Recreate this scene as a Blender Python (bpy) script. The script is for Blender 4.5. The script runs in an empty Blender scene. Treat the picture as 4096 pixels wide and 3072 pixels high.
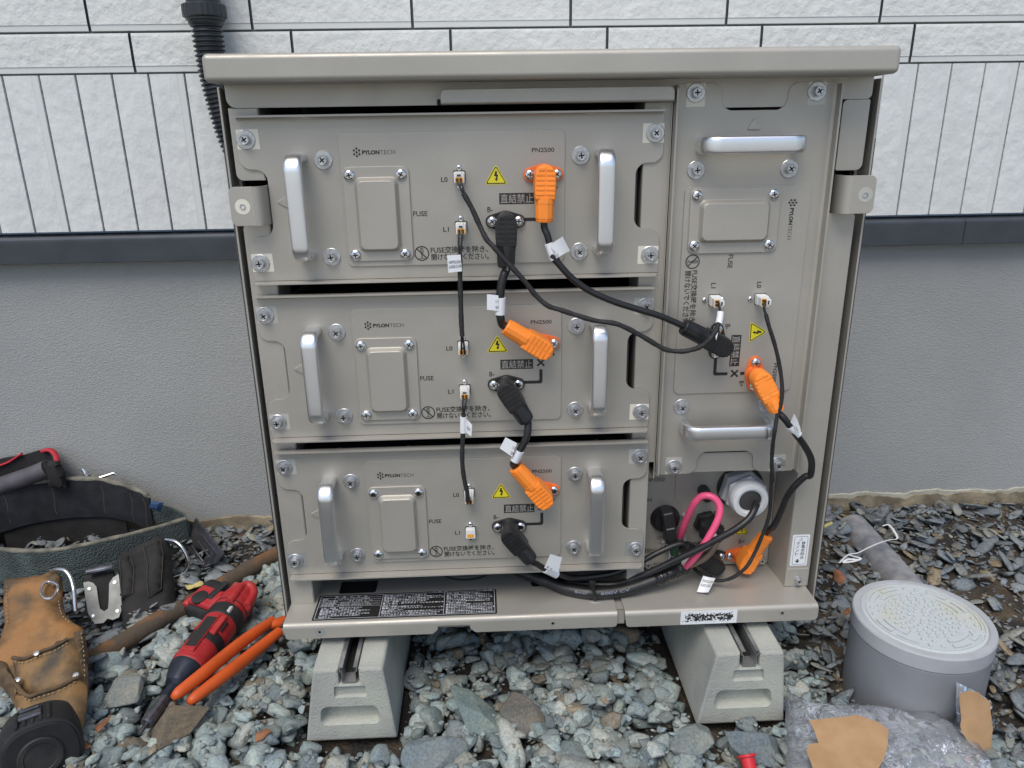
import bpy, bmesh, math, random
import numpy as np
from mathutils import Vector, Matrix, Euler, noise
from mathutils.geometry import delaunay_2d_cdt
random.seed(7); rng = np.random.default_rng(7)
PI = math.pi; R = math.radians
SC = bpy.context.scene; COL = SC.collection

# ------------------------------------------------------------------ camera, sky, sun, exposure
cam_d = bpy.data.cameras.new('camera'); cam = bpy.data.objects.new('camera', cam_d); COL.objects.link(cam)
cam_d.sensor_width = 36; cam_d.lens = 26.405; cam_d.clip_start = .02; cam_d.clip_end = 300
_r, _u, _f = Vector((.99902108, -.04156191, -.01514892)), Vector((.0276836, .32028742, .94691583)), Vector((.03450362, .94640825, -.32112447))
m = Matrix((_r, _u, -_f)).transposed().to_4x4(); m.translation = (.262795, -.901754, .006569)
cam.matrix_world = m
SC.camera = cam
SC.render.resolution_x, SC.render.resolution_y = 1024, 768
SUN_EL, SUN_AZ = R(60), R(202)          # azimuth clockwise from +Y: in front of the wall, a little to the right
w = bpy.data.worlds.new('World'); SC.world = w; w.use_nodes = True
nt = w.node_tree; bg = nt.nodes['Background']
sky = nt.nodes.new('ShaderNodeTexSky'); sky.sky_type = 'NISHITA'; sky.sun_disc = False
sky.sun_elevation = SUN_EL; sky.sun_rotation = SUN_AZ; sky.air_density = 1.0; sky.dust_density = 2.0; sky.ozone_density = 1.0
nt.links.new(sky.outputs[0], bg.inputs[0]); bg.inputs[1].default_value = .13
sd = bpy.data.lights.new('sun', 'SUN'); sun = bpy.data.objects.new('sun', sd); COL.objects.link(sun)
sd.energy = 1.6; sd.angle = R(34); sd.color = (1, .94, .85)
sdir = Vector((math.sin(SUN_AZ)*math.cos(SUN_EL), math.cos(SUN_AZ)*math.cos(SUN_EL), math.sin(SUN_EL)))
sun.rotation_euler = sdir.to_track_quat('Z', 'Y').to_euler(); sun.location = (0, -3, 6)
SC.view_settings.view_transform = 'Standard'; SC.view_settings.look = 'None'
SC.view_settings.exposure = .42; SC.view_settings.gamma = 1
SC.cycles.max_bounces = 8; SC.cycles.transparent_max_bounces = 16
try: SC.cycles.use_denoising = True
except Exception: pass

# ------------------------------------------------------------------ materials
def M(name, col, rough=.5, metal=0, var=0, vscale=20, bump=0, bscale=200, bdet=4, col2=None, spec=.5, vdet=4, stretch=None, coat=0, bdist=.002, vlo=.35, vhi=.65):
    mt = bpy.data.materials.new(name); mt.use_nodes = True; n = mt.node_tree; L = n.links.new
    p = n.nodes['Principled BSDF']; p.inputs['Base Color'].default_value = (*col, 1)
    p.inputs['Roughness'].default_value = rough; p.inputs['Metallic'].default_value = metal
    p.inputs['Specular IOR Level'].default_value = spec; p.inputs['Coat Weight'].default_value = coat
    if var or bump or col2:
        tc = n.nodes.new('ShaderNodeTexCoord'); src = tc.outputs['Object']
        if stretch:
            mp = n.nodes.new('ShaderNodeMapping'); mp.inputs['Scale'].default_value = stretch; L(src, mp.inputs['Vector']); src = mp.outputs[0]
    if var or col2:
        nz = n.nodes.new('ShaderNodeTexNoise'); nz.inputs['Scale'].default_value = vscale; nz.inputs['Detail'].default_value = vdet; L(src, nz.inputs['Vector'])
        cr = n.nodes.new('ShaderNodeValToRGB'); L(nz.outputs[0], cr.inputs[0])
        a = [c*(1-var) for c in col]; b = col2 if col2 else [min(1, c*(1+var)) for c in col]
        cr.color_ramp.elements[0].position = vlo; cr.color_ramp.elements[1].position = vhi
        cr.color_ramp.elements[0].color = (*a, 1); cr.color_ramp.elements[1].color = (*b, 1)
        L(cr.outputs[0], p.inputs['Base Color'])
    if bump:
        nb = n.nodes.new('ShaderNodeTexNoise'); nb.inputs['Scale'].default_value = bscale; nb.inputs['Detail'].default_value = bdet; L(src, nb.inputs['Vector'])
        bp = n.nodes.new('ShaderNodeBump'); bp.inputs['Strength'].default_value = bump; bp.inputs['Distance'].default_value = bdist; L(nb.outputs[0], bp.inputs['Height']); L(bp.outputs[0], p.inputs['Normal'])
    return mt
def paint(name, col, rough=.42, metal=.35):
    # powder-coated champagne metal: fine flake speckle, slight cloudiness
    mt = M(name, col, rough, metal, bump=.10, bscale=2600, bdet=2, bdist=.0006)
    n = mt.node_tree; L = n.links.new; p = n.nodes['Principled BSDF']
    tc = n.nodes['Texture Coordinate']
    n1 = n.nodes.new('ShaderNodeTexNoise'); n1.inputs['Scale'].default_value = 1500; n1.inputs['Detail'].default_value = 1; L(tc.outputs['Object'], n1.inputs['Vector'])
    n2 = n.nodes.new('ShaderNodeTexNoise'); n2.inputs['Scale'].default_value = 6; n2.inputs['Detail'].default_value = 5; L(tc.outputs['Object'], n2.inputs['Vector'])
    mx = n.nodes.new('ShaderNodeMath'); mx.operation = 'MULTIPLY_ADD'; L(n1.outputs[0], mx.inputs[0]); mx.inputs[1].default_value = .5; L(n2.outputs[0], mx.inputs[2])
    cr = n.nodes.new('ShaderNodeValToRGB'); L(mx.outputs[0], cr.inputs[0])
    cr.color_ramp.elements[0].position = .5; cr.color_ramp.elements[1].position = 1.0
    cr.color_ramp.elements[0].color = (*[c*.90 for c in col], 1); cr.color_ramp.elements[1].color = (*[c*1.09 for c in col], 1)
    L(cr.outputs[0], p.inputs['Base Color'])
    # handling marks: slow drift of gloss plus faint wiped smears
    n3 = n.nodes.new('ShaderNodeTexNoise'); n3.inputs['Scale'].default_value = 9; n3.inputs['Detail'].default_value = 7; n3.inputs['Roughness'].default_value = .65; n3.inputs['Distortion'].default_value = 1.2; L(tc.outputs['Object'], n3.inputs['Vector'])
    mr = n.nodes.new('ShaderNodeMapRange'); mr.inputs[1].default_value = .3; mr.inputs[2].default_value = .7; mr.inputs[3].default_value = rough-.10; mr.inputs[4].default_value = rough+.12; L(n3.outputs[0], mr.inputs[0]); L(mr.outputs[0], p.inputs['Roughness'])
    # slight waviness of thin sheet
    n4 = n.nodes.new('ShaderNodeTexNoise'); n4.inputs['Scale'].default_value = 11; n4.inputs['Detail'].default_value = 1; L(tc.outputs['Object'], n4.inputs['Vector'])
    b2 = n.nodes.new('ShaderNodeBump'); b2.inputs['Strength'].default_value = .35; b2.inputs['Distance'].default_value = .004; L(n4.outputs[0], b2.inputs['Height'])
    b1 = [q for q in n.nodes if q.type == 'BUMP' and q != b2][0]; L(b2.outputs[0], b1.inputs['Normal']); return mt
m_paint = paint('champagne_paint', (.395, .377, .334))
m_paint2 = paint('champagne_paint_module', (.385, .367, .326))
m_dark = M('dark_case_and_shade', (.012, .012, .012), .7)  # near-black: the module cases, and shade put into gaps and holes as colour
m_zinc = M('zinc', (.50, .51, .52), .36, .8, var=.15, vscale=300)
m_chrome = M('bright_screw', (.72, .73, .74), .14, 1)
m_recess = M('screw_recess_shade', (.035, .035, .038), .5, .3)  # darker than the screw metal: shade of the cross cavity put into its colour
m_alu = M('satin_aluminium', (.80, .81, .82), .33, 1, bump=.03, bscale=900, bdist=.0004)
m_ink = M('black_ink', (.018, .017, .016), .5)
m_orange = M('orange_plastic', (.95, .27, .03), .45, var=.06, vscale=30)
m_orange2 = M('orange_flange', (.80, .16, .025), .45, var=.06, vscale=30)
m_black = M('black_plastic', (.014, .014, .015), .38, var=.2, vscale=80, bump=.05, bscale=900)
m_cable = M('black_cable', (.013, .013, .014), .42, var=.25, vscale=60, bump=.1, bscale=500)
m_tapewrap = M('fabric_tape', (.016, .016, .017), .6, var=.3, vscale=120, bump=.5, bscale=420, stretch=(1, 1, 3))
m_white = M('white_plastic', (.70, .71, .69), .4)
m_label = M('white_label', (.72, .74, .76), .45, var=.03)
m_glabel = M('grey_print', (.30, .29, .27), .5)
m_yellow = M('yellow_label', (.70, .62, .025), .4)
m_patch = M('paper_patch', (.66, .64, .54), .55, var=.05)
m_patch2 = M('clear_film_patch', (.42, .42, .38), .3, var=.04)
m_patch3 = M('silver_film_patch', (.38, .39, .38), .22, .4)
m_seal = M('amber_seal', (.78, .36, .03), .4)
m_pink = M('pink_wire', (.72, .085, .20), .36, var=.08)
m_wirew = M('white_wire', (.66, .63, .60), .4)
m_wireb = M('brown_wire', (.16, .11, .075), .4)
m_green = M('green_sleeve', (.02, .10, .05), .5)
m_cabletext = M('faded_cable_print', (.22, .25, .31), .5)
m_whitetext = M('white_print', (.62, .65, .70), .5)
m_gland = M('grey_gland', (.46, .47, .48), .4, var=.08)
m_glandw = M('pale_gland_ring', (.66, .68, .69), .35, var=.04)
m_rubber = M('dark_rubber', (.05, .05, .05), .6, var=.2)

# ------------------------------------------------------------------ mesh helpers
class MB:
    """collects shapes (with material slots) and links them as ONE mesh object"""
    def __init__(s): s.V = []; s.F = []; s.I = []
    def add(s, verts, faces, mi=0):
        o = len(s.V); s.V += [tuple(v) for v in verts]
        s.F += [tuple(i+o for i in f) for f in faces]; s.I += [mi]*len(faces)
    def addbm(s, b, mi=0):
        b.verts.index_update(); s.add([v.co[:] for v in b.verts], [[v.index for v in f.verts] for f in b.faces], mi); b.free()
    def box(s, x0, x1, y0, y1, z0, z1, r=0, mi=0, seg=2, mat=None):
        b = bmesh.new(); bmesh.ops.create_cube(b, size=1)
        for v in b.verts: v.co = Vector(((x0+x1)/2+v.co.x*(x1-x0), (y0+y1)/2+v.co.y*(y1-y0), (z0+z1)/2+v.co.z*(z1-z0)))
        if r: bmesh.ops.bevel(b, geom=list(b.edges), offset=r, segments=seg, profile=.5, affect='EDGES')
        if mat is not None: b.transform(mat)
        s.addbm(b, mi)
    def plate(s, out, y0, y1, bev=0, mi=0, f=None, back=True):
        """outline in (x,z), front at y0, back at y1, front edge rounded by bev"""
        out = list(out)
        if area(out) < 0: out = out[::-1]
        n = len(out); g = f or (lambda u, y, v: (u, y, v)); sgn = 1 if y1 > y0 else -1
        rings = []
        if bev: rings = [(inset(out, bev), y0), (inset(out, bev*.3), y0+sgn*bev*.3)]
        rings += [(out, y0+sgn*bev), (out, y1)]
        V = [g(p[0], y, p[1]) for ring, y in rings for p in ring]; F = []
        for k in range(len(rings)-1):
            for i in range(n):
                j = (i+1) % n; F.append((k*n+j, k*n+i, (k+1)*n+i, (k+1)*n+j) if sgn > 0 else (k*n+i, k*n+j, (k+1)*n+j, (k+1)*n+i))
        F.append(tuple(range(n)) if sgn > 0 else tuple(range(n))[::-1])
        if back: k = len(rings)-1; F.append(tuple(range(k*n, k*n+n))[::-1] if sgn > 0 else tuple(range(k*n, k*n+n)))
        s.add(V, F, mi)
    def plateh(s, out, holes, y, mi=0, f=None):
        """flat sheet with holes (triangulated)"""
        g = f or (lambda u, y, v: (u, y, v)); vs = []; es = []
        for lp in [out]+holes:
            o = len(vs); vs += [Vector(p) for p in lp]; es += [(o+i, o+(i+1) % len(lp)) for i in range(len(lp))]
        V, E_, F, *_ = delaunay_2d_cdt(vs, es, [], 0, 1e-7)
        keep = []
        for t in F:
            c = sum((V[i] for i in t), Vector((0, 0)))/len(t)
            if inside(c, out) and not any(inside(c, h) for h in holes): keep.append(tuple(t))
        s.add([g(v.x, y, v.y) for v in V], keep, mi)
    def tube(s, pts, r, n=10, mi=0, cap=True, closed=False, flat=1.0, up=None, sq=2.0):
        pts = [Vector(p) for p in pts]; N = len(pts)
        rr = r if isinstance(r, (list, tuple)) else [r]*N
        T = []
        for i in range(N):
            a = pts[i-1] if (i or closed) else pts[0]; c = pts[(i+1) % N] if (i < N-1 or closed) else pts[-1]
            T.append((c-a).normalized())
        ref = Vector(up) if up else (Vector((0, 0, 1)) if abs(T[0].z) < .9 else Vector((0, 1, 0)))
        nv = (ref-T[0]*ref.dot(T[0])).normalized(); V = []; F = []
        for i in range(N):
            nv = (nv-T[i]*nv.dot(T[i])).normalized(); bv = T[i].cross(nv)
            for k in range(n):
                a = 2*PI*k/n; ca, sa = math.cos(a), math.sin(a); e = 2/sq
                V.append(pts[i]+nv*(math.copysign(abs(ca)**e, ca)*rr[i]*flat)+bv*(math.copysign(abs(sa)**e, sa)*rr[i]))
        for i in range(N-(0 if closed else 1)):
            for k in range(n):
                a = i*n+k; b2 = i*n+(k+1) % n; j = (i+1) % N
                F.append((a, b2, j*n+(k+1) % n, j*n+k))
        if cap and not closed: F += [tuple(range(n))[::-1], tuple(range((N-1)*n, N*n))]
        s.add(V, F, mi)
    def loft(s, rings, mi=0, cap=True, f=None):
        g = f or (lambda u, y, v: (u, y, v)); n = len(rings[0][0]); V = [g(p[0], y, p[1]) for r_, y in rings for p in r_]
        F = [(k*n+i, k*n+(i+1) % n, (k+1)*n+(i+1) % n, (k+1)*n+i) for k in range(len(rings)-1) for i in range(n)]
        if cap: F.append(tuple(range((len(rings)-1)*n, len(rings)*n)))
        s.add(V, F, mi)
    def ribbon(s, prof, z0, z1, th, mi=0, f=None):
        """bent sheet: profile of (a,b) points, extruded z0..z1, thickness th to the left"""
        g = f or (lambda a, b, z: (a, b, z)); P = [Vector(p) for p in prof]; Q = []
        for i, p in enumerate(P):
            t = (P[min(i+1, len(P)-1)]-P[max(i-1, 0)]).normalized(); Q.append(p+Vector((-t.y, t.x))*th)
        lp = P+Q[::-1]; n = len(lp); V = [g(p.x, p.y, z) for z in (z0, z1) for p in lp]; N = len(P)
        F = [(i, (i+1) % n, n+(i+1) % n, n+i) for i in range(n)]
        for o in (0, n): F += [(o+i, o+i+1, o+n-2-i, o+n-1-i) for i in range(N-1)]
        s.add(V, F, mi)
    def lathe(s, prof, o, axis, n=32, mi=0, mis=None, up=None, cap=True):
        """profile [(radius, height)] turned about axis from o"""
        ax = Vector(axis).normalized(); ref = Vector(up) if up else (Vector((0, 0, 1)) if abs(ax.z) < .9 else Vector((1, 0, 0)))
        e1 = (ref-ax*ref.dot(ax)).normalized(); e2 = ax.cross(e1); o = Vector(o)
        V = []
        for rad, h in prof:
            for k in range(n):
                a = 2*PI*k/n; V.append(o+ax*h+(e1*math.cos(a)+e2*math.sin(a))*rad)
        for j in range(len(prof)-1):
            F = [(j*n+k, j*n+(k+1) % n, (j+1)*n+(k+1) % n, (j+1)*n+k) for k in range(n)]
            if j == 0:
                s._lv = len(s.V); s.V += [tuple(v) for v in V]
            s.F += [tuple(i+s._lv for i in f) for f in F]; s.I += [(mis[j] if mis else mi)]*n
        if cap and prof[0][0] > 1e-5: s.F.append(tuple(s._lv+i for i in range(n))[::-1]); s.I.append(mis[0] if mis else mi)
        if cap and prof[-1][0] > 1e-5: k = (len(prof)-1)*n; s.F.append(tuple(s._lv+k+i for i in range(n))); s.I.append(mis[-1] if mis else mi)
    def pillow(s, outline3, nrm, thick, edge, grid, mi=0, rough=0, back=.002, seed=0, fold=None):
        """soft padded shape: 3D outline (about planar), bulging along nrm"""
        P = [Vector(p) for p in outline3]; c = sum(P, Vector())/len(P); nz = Vector(nrm).normalized()
        e1 = (P[0]-c); e1 = (e1-nz*e1.dot(nz)).normalized(); e2 = nz.cross(e1)
        o2 = [Vector(((p-c).dot(e1), (p-c).dot(e2))) for p in P]; oh = [(p-c).dot(nz) for p in P]
        if area([tuple(p) for p in o2]) < 0: o2 = o2[::-1]; oh = oh[::-1]
        bd = []; 
        for i in range(len(o2)):
            a = o2[i]; b2 = o2[(i+1) % len(o2)]; k = max(1, int((b2-a).length/grid))
            for t in range(k): bd.append((a.lerp(b2, t/k), oh[i]+(oh[(i+1) % len(o2)]-oh[i])*t/k))
        vs = [p for p, h in bd]; nb = len(vs); es = [(i, (i+1) % nb) for i in range(nb)]
        xs = [p.x for p in vs]; ys = [p.y for p in vs]; lp = [tuple(p) for p in vs]
        arr = np.array(lp)
        x = min(xs)+grid/2
        while x < max(xs):
            y = min(ys)+grid/2
            while y < max(ys):
                q = Vector((x+random.uniform(-.2, .2)*grid, y+random.uniform(-.2, .2)*grid))
                if inside(q, lp) and np.min(np.hypot(arr[:, 0]-q.x, arr[:, 1]-q.y)) > grid*.5: vs.append(q)
                y += grid
            x += grid
        V, E_, F, ov, *_ = delaunay_2d_cdt(vs, es, [], 0, 1e-7)
        F = [t for t in F if inside(sum((V[i] for i in t), Vector((0, 0)))/len(t), lp)]
        bh = np.array([h for p, h in bd]); top = []; bot = []
        for v in V:
            dd = np.hypot(arr[:, 0]-v.x, arr[:, 1]-v.y); d = dd.min(); wts = 1/(dd**2+1e-8); h = (wts*bh).sum()/wts.sum()
            z = thick*math.sqrt(max(0, 1-(1-min(1, d/edge))**2))
            q = c+e1*v.x+e2*v.y+nz*h
            nn = noise.noise(q*38+Vector((seed, 0, 0)))*.7+noise.noise(q*110+Vector((seed, 0, 0)))*.3
            fo = fold(v.x, v.y) if fold else 0
            top.append(q+nz*(z+(rough*nn+fo)*min(1, d/edge))); bot.append(q-nz*back)
        nV = len(V); F = [tuple(t) if tri_area(V, t) > 0 else tuple(t)[::-1] for t in F]
        cnt = {}
        for t in F:
            for i in range(3):
                e = (t[i], t[(i+1) % 3]); cnt[e] = 1
        side = [(e[1], e[0], e[0]+nV, e[1]+nV) for e in cnt if (e[1], e[0]) not in cnt]
        s.add(top+bot, F+[tuple(i+nV for i in t)[::-1] for t in F]+side, mi)
    def text(s, st, x0, z0, x1, z1, y, mi=0, f=None, bold=0, fit=True, th=0):
        """lettering fitted into the rectangle x0..x1, z0..z1 (bounding box of the ink)"""
        key = (st, bold)
        if key not in TXT:
            cu = bpy.data.curves.new('t', 'FONT'); cu.body = st; cu.size = 1; cu.offset = bold; cu.resolution_u = 3; cu.fill_mode = 'FRONT'
            ob = bpy.data.objects.new('t', cu); COL.objects.link(ob); dg = bpy.context.evaluated_depsgraph_get()
            me = ob.evaluated_get(dg).to_mesh(); TXT[key] = ([v.co.to_2d() for v in me.vertices], [tuple(p.vertices) for p in me.polygons])
            ob.evaluated_get(dg).to_mesh_clear(); bpy.data.objects.remove(ob); bpy.data.curves.remove(cu)
        vs, fs = TXT[key]
        if not vs: return
        a0 = min(v.x for v in vs); a1 = max(v.x for v in vs); b0 = min(v.y for v in vs); b1 = max(v.y for v in vs)
        sz = (z1-z0)/(b1-b0); sx = (x1-x0)/(a1-a0) if x1 is not None else sz
        g = f or (lambda u, y, v: (u, y, v))
        s.add([g(x0+(v.x-a0)*sx, y, z0+(v.y-b0)*sz) for v in vs], fs, mi)
    def slab(s, out3, nrm, th, bev=.0004, mi=0):
        """flat sheet-metal piece from a planar 3D outline"""
        P = [Vector(p) for p in out3]; c = sum(P, Vector())/len(P); nz = Vector(nrm).normalized(); e1 = (P[0]-c); e1 = (e1-nz*e1.dot(nz)).normalized(); e2 = nz.cross(e1)
        s.plate([((p-c).dot(e1), (p-c).dot(e2)) for p in P], 0, th, bev, mi, lambda u, y, v: tuple(c+e1*u+e2*v+nz*(th-y)))
    def build(s, name, mats, parent=None, smooth=True, angle=32, loc=None):
        me = bpy.data.meshes.new(name); me.from_pydata(s.V, [], s.F); 
        for mt in (mats if isinstance(mats, (list, tuple)) else [mats]): me.materials.append(mt)
        me.polygons.foreach_set('material_index', s.I)
        b = bmesh.new(); b.from_mesh(me); bmesh.ops.recalc_face_normals(b, faces=list(b.faces)); b.to_mesh(me); b.free()
        if smooth:
            me.polygons.foreach_set('use_smooth', [True]*len(me.polygons)); me.set_sharp_from_angle(angle=R(angle))
        o = bpy.data.objects.new(name, me); COL.objects.link(o)
        if smooth and len(me.polygons) < 30000:
            wn = o.modifiers.new('even_shading', 'WEIGHTED_NORMAL'); wn.keep_sharp = True; wn.weight = 90
        base = parent
        while base is not None and base.parent is not None: base = base.parent
        if base is not None and base.type == 'EMPTY' and base.location.length: me.transform(Matrix.Translation(-base.location))
        if loc is not None: me.transform(Matrix.Translation(-Vector(loc))); o.location = loc
        me.update()
        if parent is not None: o.parent = parent
        return o
TXT = {}
def area(p): return .5*sum(p[i][0]*p[(i+1) % len(p)][1]-p[(i+1) % len(p)][0]*p[i][1] for i in range(len(p)))
def tri_area(V, t): return area([tuple(V[i]) for i in t])
def inside(q, lp):
    x, y = q[0], q[1]; c = False; n = len(lp); j = n-1
    for i in range(n):
        a, b = lp[i], lp[j]
        if (a[1] > y) != (b[1] > y) and x < (b[0]-a[0])*(y-a[1])/(b[1]-a[1])+a[0]: c = not c
        j = i
    return c
def inset(p, d):
    n = len(p); out = []
    for i in range(n):
        a = Vector(p[i-1]); b = Vector(p[i]); c = Vector(p[(i+1) % n])
        u = (b-a).normalized() if (b-a).length > 1e-9 else Vector((0, 0)); v = (c-b).normalized() if (c-b).length > 1e-9 else u
        nrm = Vector((-u.y-v.y, u.x+v.x)); L = nrm.length
        if L < 1e-6: out.append(tuple(b)); continue
        nrm /= L; k = max(.4, nrm.dot(Vector((-u.y, u.x)))); q = b+nrm*(d/k); out.append((q.x, q.y))
    return out
def fillet(pts, r, n=6):
    out = []; N = len(pts); rr = r if isinstance(r, (list, tuple)) else [r]*N
    for i in range(N):
        a, b, c = Vector(pts[i-1]), Vector(pts[i]), Vector(pts[(i+1) % N])
        u = (a-b); v = (c-b); lu, lv = u.length, v.length; u /= lu; v /= lv
        ang = math.acos(max(-1, min(1, u.dot(v)))); 
        if rr[i] < 1e-6 or abs(ang-PI) < .02: out.append(tuple(b)); continue
        t = min(rr[i]/math.tan(ang/2), lu*.49, lv*.49); r2 = t*math.tan(ang/2)
        bis = (u+v).normalized(); cen = b+bis*(r2/math.sin(ang/2)); p0 = b+u*t-cen; p1 = b+v*t-cen
        a0 = math.atan2(p0.y, p0.x); a1 = math.atan2(p1.y, p1.x); d = (a1-a0+PI) % (2*PI)-PI
        for k in range(n+1): aa = a0+d*k/n; out.append((cen.x+math.cos(aa)*r2, cen.y+math.sin(aa)*r2))
    return out
def rrect(x0, z0, x1, z1, r, n=6): return fillet([(x0, z0), (x1, z0), (x1, z1), (x0, z1)], r, n)
def circ(x, z, r, n=24, a0=0): return [(x+r*math.cos(a0+2*PI*k/n), z+r*math.sin(a0+2*PI*k/n)) for k in range(n)]
def spline(pts, k=8):
    P = [Vector(p) for p in pts]; P = [P[0]*2-P[1]]+P+[P[-1]*2-P[-2]]; out = []
    for i in range(1, len(P)-2):
        a, b, c, d = P[i-1:i+3]
        for j in range(k):
            t = j/k; out.append(.5*((2*b)+(c-a)*t+(2*a-5*b+4*c-d)*t*t+(3*b-a-3*c+d)*t**3))
    out.append(P[-2]); return out
def thing(name, label, cat, loc=(0, 0, 0), group=None):
    o = bpy.data.objects.new(name, None); o.empty_display_size = .05; COL.objects.link(o); o.location = loc
    return tag(o, label, cat, group)
def tag(o, label, cat, group=None, kind=None):
    o['label'] = label; o['category'] = cat
    if group: o['group'] = group
    if kind: o['kind'] = kind
    return o
def struct(o, kind='structure'): o['kind'] = kind; return o
def copy_tree(o, parent=None):
    c = o.copy(); COL.objects.link(c)
    if parent is not None: c.parent = parent
    for ch in list(o.children): copy_tree(ch, c)
    return c
def cross_out(x, z, r, wd, a0=PI/4):
    h = wd/2; p = [(r, -h), (r, h), (h, h), (h, r), (-h, r), (-h, h), (-r, h), (-r, -h), (-h, -h), (-h, -r), (h, -r), (h, -h)]
    ca, sa = math.cos(a0), math.sin(a0); return [(x+a*ca-b*sa, z+a*sa+b*ca) for a, b in p]
def cross_top(b, x, y, z, r, rc, wd, depth, a0, mi=0, mr=1, nn=24):
    """flat screw top with a real cross-shaped cavity"""
    o = circ(x, z, r, nn); c = cross_out(x, z, rc, wd, a0); b.plateh(o, [c], y, mi)
    V = [(p[0], y, p[1]) for p in c]+[(x+(p[0]-x)*.55, y+depth, z+(p[1]-z)*.55) for p in c]; n = len(c)
    b.add(V, [(i, (i+1) % n, n+(i+1) % n, n+i) for i in range(n)]+[tuple(range(n, 2*n))], mr)
def hexscrew(b, x, z, y, s=1, a0=None):
    """flanged hex bolt with spring washer and cross recess, axis towards -Y"""
    a0 = random.uniform(0, PI/2) if a0 is None else a0
    A = (0, -1, 0)
    b.lathe([(.0062*s, 0), (.0062*s, .0022*s)], (x, y, z), A, 20)
    b.lathe([(.0058*s, .0022*s), (.0066*s, .0026*s), (.0066*s, .0034*s)], (x, y, z), A, 6, up=(math.cos(a0), 0, math.sin(a0)))
    b.lathe([(.0066*s, .0034*s), (.0066*s, .0068*s), (.0061*s, .0075*s), (.0056*s, .0075*s)], (x, y, z), A, 6, up=(math.cos(a0), 0, math.sin(a0)), cap=False)
    b.lathe([(.0058*s, .0074*s), (.0056*s, .0079*s), (.0050*s, .0079*s), (.0046*s, .0070*s)], (x, y, z), A, 24, cap=False)
    cross_top(b, x, y-.0070*s, z, .0047*s, .0036*s, .0017*s, .003*s, a0)
def washer(b, x, z, y, r=.0106, t=.0015):
    b.lathe([(r, 0), (r, t*.7), (r-.0006, t), (.004, t)], (x, y, z), (0, -1, 0), 32)
def panscrew(b, x, z, y, r=.0068, h=.0040, a0=None):
    a0 = random.uniform(0, PI/2) if a0 is None else a0
    pf = [(r, 0), (r, h*.2)]+[(r*math.cos(t), h*(.2+.8*math.sin(t))) for t in (.3, .55, .8, .98)]
    b.lathe(pf, (x, y, z), (0, -1, 0), 24, cap=False); rt = pf[-1][0]
    cross_top(b, x, y-pf[-1][1], z, rt, rt*.88, rt*.36, h*.7, a0)

# ------------------------------------------------------------------ ground, wall
def gz(x, y):
    t = np.clip((np.asarray(y, float)+.12)/.55, 0, 1); t = t*t*(3-2*t)
    return -.788+.036*t+.004*np.sin(np.asarray(x, float)*9+y*5)*np.cos(np.asarray(y, float)*11)
m_soil = M('damp_soil', (.040, .036, .031), .95, var=.4, vscale=14, bump=.9, bscale=160, bdist=.012, col2=(.115, .085, .052), bdet=8, vlo=.45, vhi=.72)
xs = np.concatenate([np.linspace(-40, -1.3, 14), np.arange(-1.2, 1.75, .025), np.linspace(1.8, 40, 14)])
ys = np.concatenate([-np.geomspace(40, .75, 16), np.arange(-.7, .52, .025)])
X, Y = np.meshgrid(xs, ys); Zg = gz(X, Y)
nx, ny = len(xs), len(ys)
mb = MB(); mb.V = [tuple(v) for v in np.stack([X.ravel(), Y.ravel(), Zg.ravel()], 1)]
mb.F = [(j*nx+i, j*nx+i+1, (j+1)*nx+i+1, (j+1)*nx+i) for j in range(ny-1) for i in range(nx-1)]; mb.I = [0]*len(mb.F)
struct(mb.build('ground', m_soil))
m_bounce_pave = M('pale_bounce_paving', (.36, .35, .32), .85, var=.08, vscale=3, bump=.2, bscale=60)
mb = MB(); mb.box(-40, 40, -40, -1.05, -.85, -.772); struct(mb.build('bounce_paving', m_bounce_pave))  # unseen pale ground behind the camera, added to bounce light onto the handles

m_side = M('siding_rough', (.615, .632, .612), .75, var=.035, vscale=14, bump=.85, bscale=62, bdist=.0042, bdet=9)
m_sidev = M('siding_rough_upright', (.615, .636, .625), .75, var=.03, vscale=14, bump=.7, bscale=48, bdist=.0044, bdet=9, stretch=(1, 1, .8))
m_sides = M('siding_smooth', (.605, .625, .608), .65, var=.02, vscale=10)
m_joint = M('joint_sealant', (.085, .10, .105), .7)
m_drip = M('drip_edge_metal', (.046, .055, .066), .42, .2, var=.12, vscale=25, bump=.04, bscale=500)
WY = .45
house = thing('house_wall', 'white stone-look siding wall with grey rendered foundation behind the cabinet', 'wall', (.35, WY+.1, -.75))
mb = MB()
SX0, SX1 = -3.2, 3.9
def hbrick(x0, x1, z0, z1):
    # rough face with a smooth stepped margin along the lower edge, small arris all round
    e = .0006; y = WY
    pf = [(z0, y+.007), (z0, y+.0022), (z0+.0006, y+.0014), (z0+.0085, y+.0012), (z0+.0096, y+.0002), (z0+.0120, y+.0003), (z1-.004, y+.0002), (z1-.0006, y+.0008), (z1, y+.0016), (z1, y+.007)]
    n = len(pf); V = [(x0+(e if 1 < k < n-2 else 0), a, z) for k, (z, a) in enumerate(pf)]+[(x1-(e if 1 < k < n-2 else 0), a, z) for k, (z, a) in enumerate(pf)]
    for k in range(n-1): mb.add([V[k], V[k+1], V[n+k+1], V[n+k]], [(0, 1, 2, 3)], 1 if k in (2, 3) else 0)
    for o in (0, n): mb.add(V[o:o+n], [tuple(range(n))], 2)
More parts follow.
